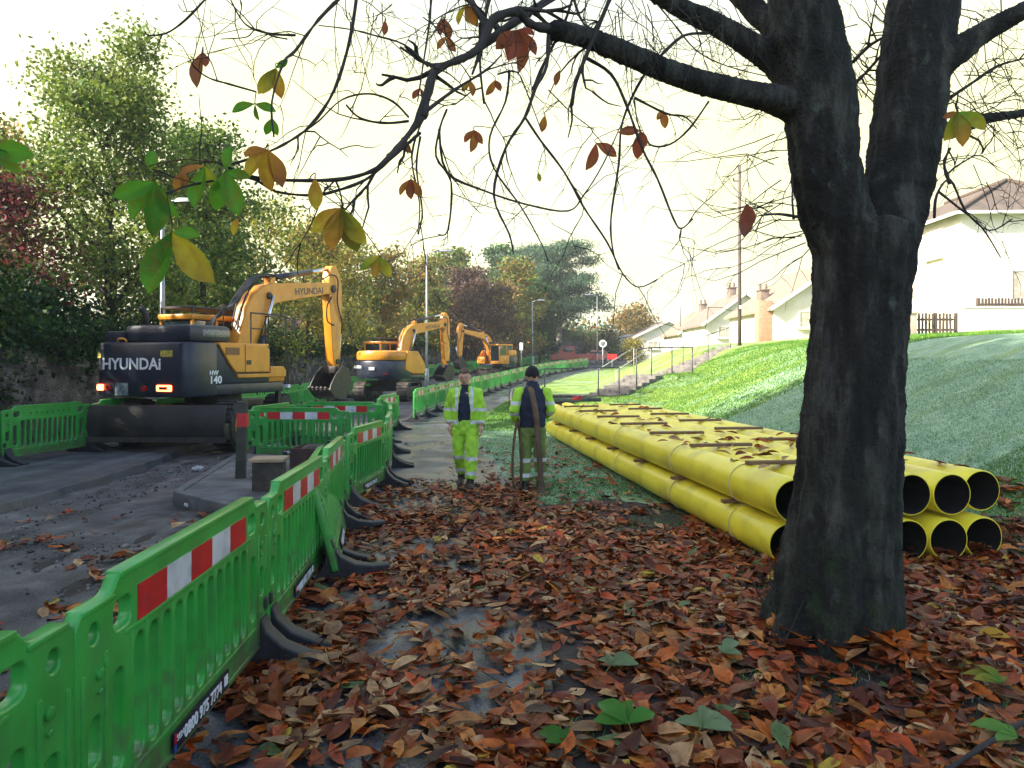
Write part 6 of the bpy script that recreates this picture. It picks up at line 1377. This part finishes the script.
x1, y1 = scatter(NL, -2.6, 7.2, 1.5, 12.6, dens)
xs_, ys_ = scatter(2600, -1.8, 5, 11, 18, lambda x, y: np.where(x > c_of(y) + 1.6, .55, .1) * np.clip((18 - y) / 7, 0, 1))
x2, y2 = scatter(8000, -6.2, -1.6, 3.0, 10.2, lambda x, y: np.clip(vnoise(x * 1.3 + 2, y * 1.3) * 1.6 - .3, 0, 1) * np.clip((x + 6.3) / 3, 0, 1))
x3, y3 = scatter(900, -2.1, -1.5, 2.0, 9, lambda x, y: np.full(len(x), .9))
# whole hand-shaped leaves that fell in one piece: leaflets side by side round a stalk
xc, yc = scatter(1500, -1.7, 6.8, 1.7, 11.5, dens); kc = len(xc); ac = rng.uniform(0, 6.28, kc); fx = []; fy = []; fa_ = []; fl = []
for j in range(5):
    aj = ac + (j - 2) * .52 + rng.normal(0, .1, kc); lj = rng.uniform(.12, .19, kc) * (1 - .16 * abs(j - 2)); fx.append(xc + np.cos(aj) * lj * .5); fy.append(yc + np.sin(aj) * lj * .5); fa_.append(aj); fl.append(lj)
fx = np.concatenate(fx); fy = np.concatenate(fy); fa_ = np.concatenate(fa_); fl = np.concatenate(fl); n_f = len(fx)
x1 = np.concatenate([fx, x1]); y1 = np.concatenate([fy, y1])
X = np.concatenate([x1, xs_, x2, x3]); Y = np.concatenate([y1, ys_, y2, y3]); n = len(X)
Zg = H(X, Y) + np.where(X < c_of(Y) - .36, -.01, .008)
near = np.clip((8 - Y) / 5, 0, 1)
Zg = Zg + rng.uniform(0, .022, n) * np.where(X < -1.8, .2, 1)
# ramp up a little against the foot of the trunk
rt = np.hypot(X - TX, Y - TY); keep = rt > .28; Zg = Zg + .07 * np.exp(-((rt - .4) / .28) ** 2)
idx = np.where(keep)[0]; X, Y, Zg = X[keep], Y[keep], Zg[keep]; n = len(X); isf = idx < n_f
a, v, w = rand_frames(rng, n, .17)
Ln = (.075 + .17 * rng.beta(1.6, 2.0, n))[:, None]; 
f_i = idx[isf]; Ln[isf, 0] = fl[f_i]; af = np.stack([np.cos(fa_[f_i]), np.sin(fa_[f_i]), rng.uniform(-.1, .12, isf.sum())], 1); wf_ = w[isf]; af -= wf_ * (af * wf_).sum(1)[:, None]; af /= np.linalg.norm(af, axis=1)[:, None]; a[isf] = af; v[isf] = np.cross(wf_, af)
Zg[isf] += .012; shp = np.where(isf, 1.7, rng.uniform(.75, 1.9, n))[:, None]
Wd = Ln * rng.uniform(.30, .50, n)[:, None]; fold = rng.uniform(-.1, .35, n)[:, None]; curl = rng.normal(.12, .34, n)[:, None]; twist = rng.normal(0, .25, n)[:, None]
m_ = 5; VV = []
for i in range(m_ + 1):
    t = i / m_; sh_ = np.maximum(np.sin(np.pi * np.clip(t, 1e-4, 1 - 1e-4) ** shp), 0) ** .8 * (1 + .12 * rng.normal(0, 1, (n, 1))) + .02
    for k in (-1, 0, 1):
        VV.append(np.stack([X, Y, Zg], 1) + a * Ln * (t - .5) + v * Wd * sh_ * k * .5 + w * (abs(k) * fold * Wd * sh_ * .5 + curl * Ln * (t - .5) ** 2 + k * twist * (t - .5) * Wd + .01))
V = np.stack(VV, 1)
V[:, :, 2] += np.maximum(0, (Zg + .004) - V[:, :, 2].min(1))[:, None]
q = []
for i in range(m_):
    for k in range(2): q.append((i * 3 + k, i * 3 + k + 1, (i + 1) * 3 + k + 1, (i + 1) * 3 + k))
Fq = (np.arange(n)[:, None, None] * 18 + np.array(q)[None]).reshape(-1, 4)
pal = np.array([(.32, .066, .012), (.46, .108, .014), (.20, .040, .010), (.50, .18, .035), (.40, .20, .08), (.08, .022, .010), (.56, .33, .15), (.44, .070, .014), (.22, .048, .018), (.42, .24, .11)])
ci = rng.choice(10, n, p=[.16, .14, .15, .10, .08, .14, .06, .07, .07, .03]); C = pal[ci] * rng.uniform(.45, 1.35, (n, 1))
yl = rng.rand(n) < .012; C[yl] = (.50, .34, .04); gr = rng.rand(n) < .012; C[gr] = (.10, .16, .05)
CC = np.repeat(C, 18, 0).reshape(n, 18, 3); mid = np.array([1 if (j % 3) != 1 else .72 for j in range(18)]); CC = CC * mid[None, :, None] * rng.uniform(.8, 1.15, (n, 18, 1))
me = fast_mesh('fallen_leaves', V.reshape(-1, 3), Fq, CC.reshape(-1, 3)); me.polygons.foreach_set('use_smooth', [True] * len(me.polygons))
o = link('fallen_leaves', me, M['litter']); o['kind'] = 'stuff'
# dark humus sheet under the leaves right of the path
def hum(y): return np.linspace(c_of(y) + 1.7, 7.4, 40)
def humz(x, y):
    m = np.clip((10.6 - y + .9 * vnoise(x, y) - .25 * np.clip(x - .5, 0, 9) - .9 * np.clip(x - 4.4, 0, 9)) / .5, 0, 1); return H(x, y) - .05 + .068 * m
sheet('leaf_mould', hum, np.arange(.5, 12.2, .12), 0, M['earth'], hf=humz)
# a few leaves lying on top of the pipes
mb = MB(); cols = []
for k in range(120):
    i = rng.randint(0, 6); s = rng.choice([rng.uniform(.2, 3.2), rng.uniform(.2, 11)]); p = pipe_pt(i + rng.uniform(-.3, .3), s, Z0 + .41 + PR + rng.uniform(.0, .02)); az = rng.uniform(0, 6.3)
    c = pal[rng.randint(0, 10)]; leaflet(mb, cols, p, Vector((math.cos(az), math.sin(az), .05)), Vector((rng.normal(0, .3), rng.normal(0, .3), 1)).normalized(), rng.uniform(.12, .22), rng.uniform(.05, .09), tuple(c), rng.uniform(-.2, .3), tuple(c * .8))
o = build_leaves('leaves_on_pipes', mb, cols, M['litter'], None); o['kind'] = 'stuff'
# grass blades
def blades(n, x0, x1, y0, y1, dn, hg, wd, palg):
    x, y = scatter(n, x0, x1, y0, y1, dn); n = len(x); z = H(x, y) - .004; az = rng.uniform(0, 6.28, n); ln = rng.uniform(.5, 1.2, n) * hg; lean = rng.normal(0, .5, (n, 2)); w_ = rng.uniform(.6, 1.2, n) * wd
    b = np.stack([x, y, z], 1); s = np.stack([np.cos(az) * w_, np.sin(az) * w_, np.zeros(n)], 1); mid = b + np.stack([lean[:, 0] * ln * .35, lean[:, 1] * ln * .35, ln * .6], 1); tip = b + np.stack([lean[:, 0] * ln, lean[:, 1] * ln, ln * .95], 1)
    V = np.stack([b - s, b + s, mid + s * .7, mid - s * .7, tip, tip + s * .05], 1).reshape(-1, 3); k = np.arange(n)[:, None] * 6
    Fq = np.concatenate([k + [0, 1, 2, 3], k + [3, 2, 5, 4]], 1).reshape(-1, 4); pg = np.array(palg); C = pg[rng.randint(0, len(pg), n)] * rng.uniform(.7, 1.25, (n, 1)); return V, Fq, np.repeat(C, 6, 0)
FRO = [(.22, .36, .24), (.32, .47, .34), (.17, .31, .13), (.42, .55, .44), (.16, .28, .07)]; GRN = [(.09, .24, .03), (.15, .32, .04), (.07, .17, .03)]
def gd(x, y):
    u, s = pipe_u(x, y); v = vnoise(x * .8, y * .8); d = np.where(x > c_of(y) + 2.05 + .12 * vnoise(x * 2, y * 3), 1., 0.); d = np.where((u > -.05) & (u < 2.1) & (s > .2) & (s < 11.6), 0, d); return d * np.clip((y - 9.6 + .9 * v + 2 * (x > 4.9)) / 1.5, 0.0, 1)
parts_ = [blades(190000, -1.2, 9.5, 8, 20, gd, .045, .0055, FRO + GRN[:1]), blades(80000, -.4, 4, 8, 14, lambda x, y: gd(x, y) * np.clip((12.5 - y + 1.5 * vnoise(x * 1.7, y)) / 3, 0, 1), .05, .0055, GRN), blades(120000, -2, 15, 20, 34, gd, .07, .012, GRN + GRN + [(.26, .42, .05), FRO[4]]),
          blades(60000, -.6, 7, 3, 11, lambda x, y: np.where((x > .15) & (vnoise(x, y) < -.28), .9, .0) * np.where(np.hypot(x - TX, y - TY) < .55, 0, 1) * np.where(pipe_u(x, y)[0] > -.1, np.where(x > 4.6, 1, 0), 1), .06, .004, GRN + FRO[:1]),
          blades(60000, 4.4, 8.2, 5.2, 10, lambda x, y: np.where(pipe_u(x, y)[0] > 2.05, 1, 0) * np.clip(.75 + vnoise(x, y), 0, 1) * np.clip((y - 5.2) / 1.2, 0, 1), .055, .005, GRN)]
V = []; Fq = []; C = []; k = 0
for a_, b_, c_ in parts_: V.append(a_); Fq.append(b_ + k); C.append(c_); k += len(a_)
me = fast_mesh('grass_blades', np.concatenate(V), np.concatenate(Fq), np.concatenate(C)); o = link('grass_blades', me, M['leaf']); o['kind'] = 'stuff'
# big green leaves lying on the litter
def palm_leaf(label, x, y, ln, n, spread, az0, col, tip, lift=.08):
    mb = MB(); cols = []; z = h(x, y) + lift; b = Vector((x, y, z))
    mb.tube([b + Vector((math.cos(R(az0 + 180)) * ln * .9, math.sin(R(az0 + 180)) * ln * .9, -.02)), b + Vector((0, 0, .012)), b], [.002, .0025, .002], 5); cols += [[.2, .22, .06]] * len(mb.v)
    for k in range(n):
        a_ = R(az0 + (k - (n - 1) / 2) * spread); f = 1 - .32 * abs(k - (n - 1) / 2) / max(1, (n - 1) / 2)
        leaflet(mb, cols, b, Vector((math.cos(a_), math.sin(a_), rng.uniform(.05, .4))), Vector((rng.normal(0, .15), -.35, 1)).normalized(), ln * f, ln * f * .5, col, .25, tip)
    o = build_leaves('chestnut_leaf', mb, cols, M['leaf'], None); prop(o, label, 'leaf', 'large green leaves lying on the brown litter')
def gx(px, py): d = (CAMZ - .06) * F / (py - HOR); return (px - 512) / F * d, d
for (px, py, ln, n_, sp, az, col, tip, lb) in ((628, 738, .24, 5, 34, 95, (.05, .20, .02), (.08, .24, .03), 'brightest green palmate leaf at the bottom centre'), (702, 742, .20, 5, 42, 60, (.16, .24, .10), (.2, .28, .14), 'dull pale green leaf right of the brightest one'),
    (612, 676, .22, 4, 40, 60, (.15, .22, .10), (.2, .26, .12), 'grey-green leaf above the brightest one'), (722, 662, .17, 3, 45, 40, (.18, .27, .13), (.22, .3, .15), 'small pale green leaf left of the tree foot'),
    (570, 757, .16, 3, 40, 150, (.04, .15, .02), (.06, .17, .02), 'dark green leaf on the bottom edge left of the brightest one'), (1002, 700, .20, 4, 38, 120, (.07, .20, .02), (.3, .25, .03), 'green and orange leaf near the right edge'),
    (1012, 646, .19, 1, 30, 170, (.5, .34, .03), (.48, .25, .03), 'plain yellow leaf near the right edge'), (1018, 752, .18, 3, 45, 150, (.10, .26, .04), (.14, .28, .05), 'light green leaf in the bottom right corner')):
    gx_, gy_ = gx(px, py); palm_leaf(lb, gx_, gy_, ln, n_, sp, az, col, tip)
# sticks and saplings
def stick(name, label, pts, r0, r1, material='bark', cat='stick'):
    P_ = smooth([Vector(p) for p in pts], 5); n = len(P_); o = MB().tube(P_, [(r0 + (r1 - r0) * i / (n - 1)) * (1 + .15 * rng.randn()) for i in range(n)], 8).build(name, M[material], None, True); prop(o, label, cat); return o
def gp3(px, py, z=.06): d = (CAMZ - z) * F / (py - HOR); return ((px - 512) / F * d, d, z)
stick('fallen_branch', 'dark fallen branch lying in the bottom right corner', [gp3(940, 775, .10), gp3(985, 745, .12), gp3(1040, 712, .13)], .010, .014)
stick('fallen_branch', 'grey curved stick below the big tree', [gp3(800, 762, .08), gp3(775, 735, .1), gp3(790, 712, .09), gp3(800, 690, .1), gp3(798, 672, .08)], .009, .005)
stick('fallen_branch', 'thin pale stick leaning right of the tree foot', [gp3(872, 622, .16), gp3(920, 650, .12), gp3(965, 690, .10), gp3(1010, 722, .09)], .004, .008)
stick('fallen_branch', 'thin dark stick crossing the bright leaves at the right', [gp3(985, 604, .08), gp3(1010, 600, .1), gp3(1040, 592, .1)], .006, .008)
stick('fallen_branch', 'thin straight twig lying over the wet path', [gp3(515, 690, .06), gp3(480, 670, .07), gp3(440, 640, .06)], .003, .002)
stick('leaf_stalk', 'long pale leaf stalk at the foot of the nearest barrier', [gp3(235, 700, .08), gp3(290, 690, .09), gp3(345, 676, .07)], .003, .002, 'bark_pale', 'stalk')
sp = empty('sapling', (gp3(782, 655)[0], gp3(782, 655)[1], .03), 0, 'bare young sapling shoots standing at the left foot of the big tree', 'sapling')
for pts in (([0, 0, 0], [-.03, 0, .22], [-.07, -.02, .42], [-.08, 0, .62]), ([0, 0, .08], [.06, 0, .2], [.13, 0, .36]), ([-.05, 0, .3], [-.12, 0, .36], [-.19, 0, .5])):
    P_ = smooth([Vector(p) for p in pts], 4); MB().tube(P_, [.006 - .004 * i / len(P_) for i in range(len(P_))], 6).build('stem', M['bark'], sp, True)
o = MB(); cols = []; b = Vector(gp3(276, 712, .05)); leaflet(o, cols, b, Vector((.02, .0, 1)), Vector((0, -1, .1)), .17, .075, (.30, .10, .04), .1, (.26, .08, .03)); prop(build_leaves('brown_leaf', o, cols, M['litter'], None), 'single brown leaf standing upright against the nearest barrier foot', 'leaf')

# loose stones on the dug-up road
x, y = scatter(16000, -6.3, -1.75, 2.2, 17.5, lambda x, y: np.clip(.35 + .8 * vnoise(x * .9, y * .7), .03, 1))
k = ~((y > 8.0) & (y < 14.2) & (x > -5.2)); x, y = x[k], y[k]; n = len(x); s_ = rng.gamma(2., .0045, n) + .004
oct_ = np.array([(1, 0, 0), (0, 1, 0), (-1, 0, 0), (0, -1, 0), (0, 0, .8), (0, 0, -.6)], float); V = oct_[None] * rng.uniform(.7, 1.3, (n, 6, 3)) * s_[:, None, None]
an = rng.uniform(0, 6.28, n); ca, sa = np.cos(an)[:, None], np.sin(an)[:, None]; V = np.stack([V[:, :, 0] * ca - V[:, :, 1] * sa, V[:, :, 0] * sa + V[:, :, 1] * ca, V[:, :, 2]], 2)
V += np.stack([x, y, bumpf(x, y) - .012 + s_ * .3], 1)[:, None]
Fq = (np.arange(n)[:, None, None] * 6 + np.array([(0, 1, 4), (1, 2, 4), (2, 3, 4), (3, 0, 4), (1, 0, 5), (2, 1, 5), (3, 2, 5), (0, 3, 5)])[None]).reshape(-1, 3)
C = np.array([(.07, .065, .06), (.12, .115, .11), (.18, .17, .16), (.05, .045, .04)])[rng.randint(0, 4, n)]
me = fast_mesh('gravel', V.reshape(-1, 3), Fq, np.repeat(C, 6, 0)); o = link('gravel', me, mat('loose_stones', (.1, .1, .1), rough=.9, attr='col')); o['kind'] = 'stuff'
# ---------------------------------------------------------------- thin morning haze
hz = bpy.data.materials.new('haze'); hz.use_nodes = True; nt = hz.node_tree
for nd in list(nt.nodes):
    if nd.type == 'BSDF_PRINCIPLED': nt.nodes.remove(nd)
pv = nt.nodes.new('ShaderNodeVolumePrincipled'); pv.inputs['Color'].default_value = (.92, .93, .95, 1); pv.inputs['Density'].default_value = .0010; pv.inputs['Anisotropy'].default_value = .3
nt.links.new(pv.outputs[0], nt.nodes['Material Output'].inputs['Volume'])
o = MB().box((300, 730, 24), (3200, 1600, 54)).build('haze', hz); o['kind'] = 'stuff'
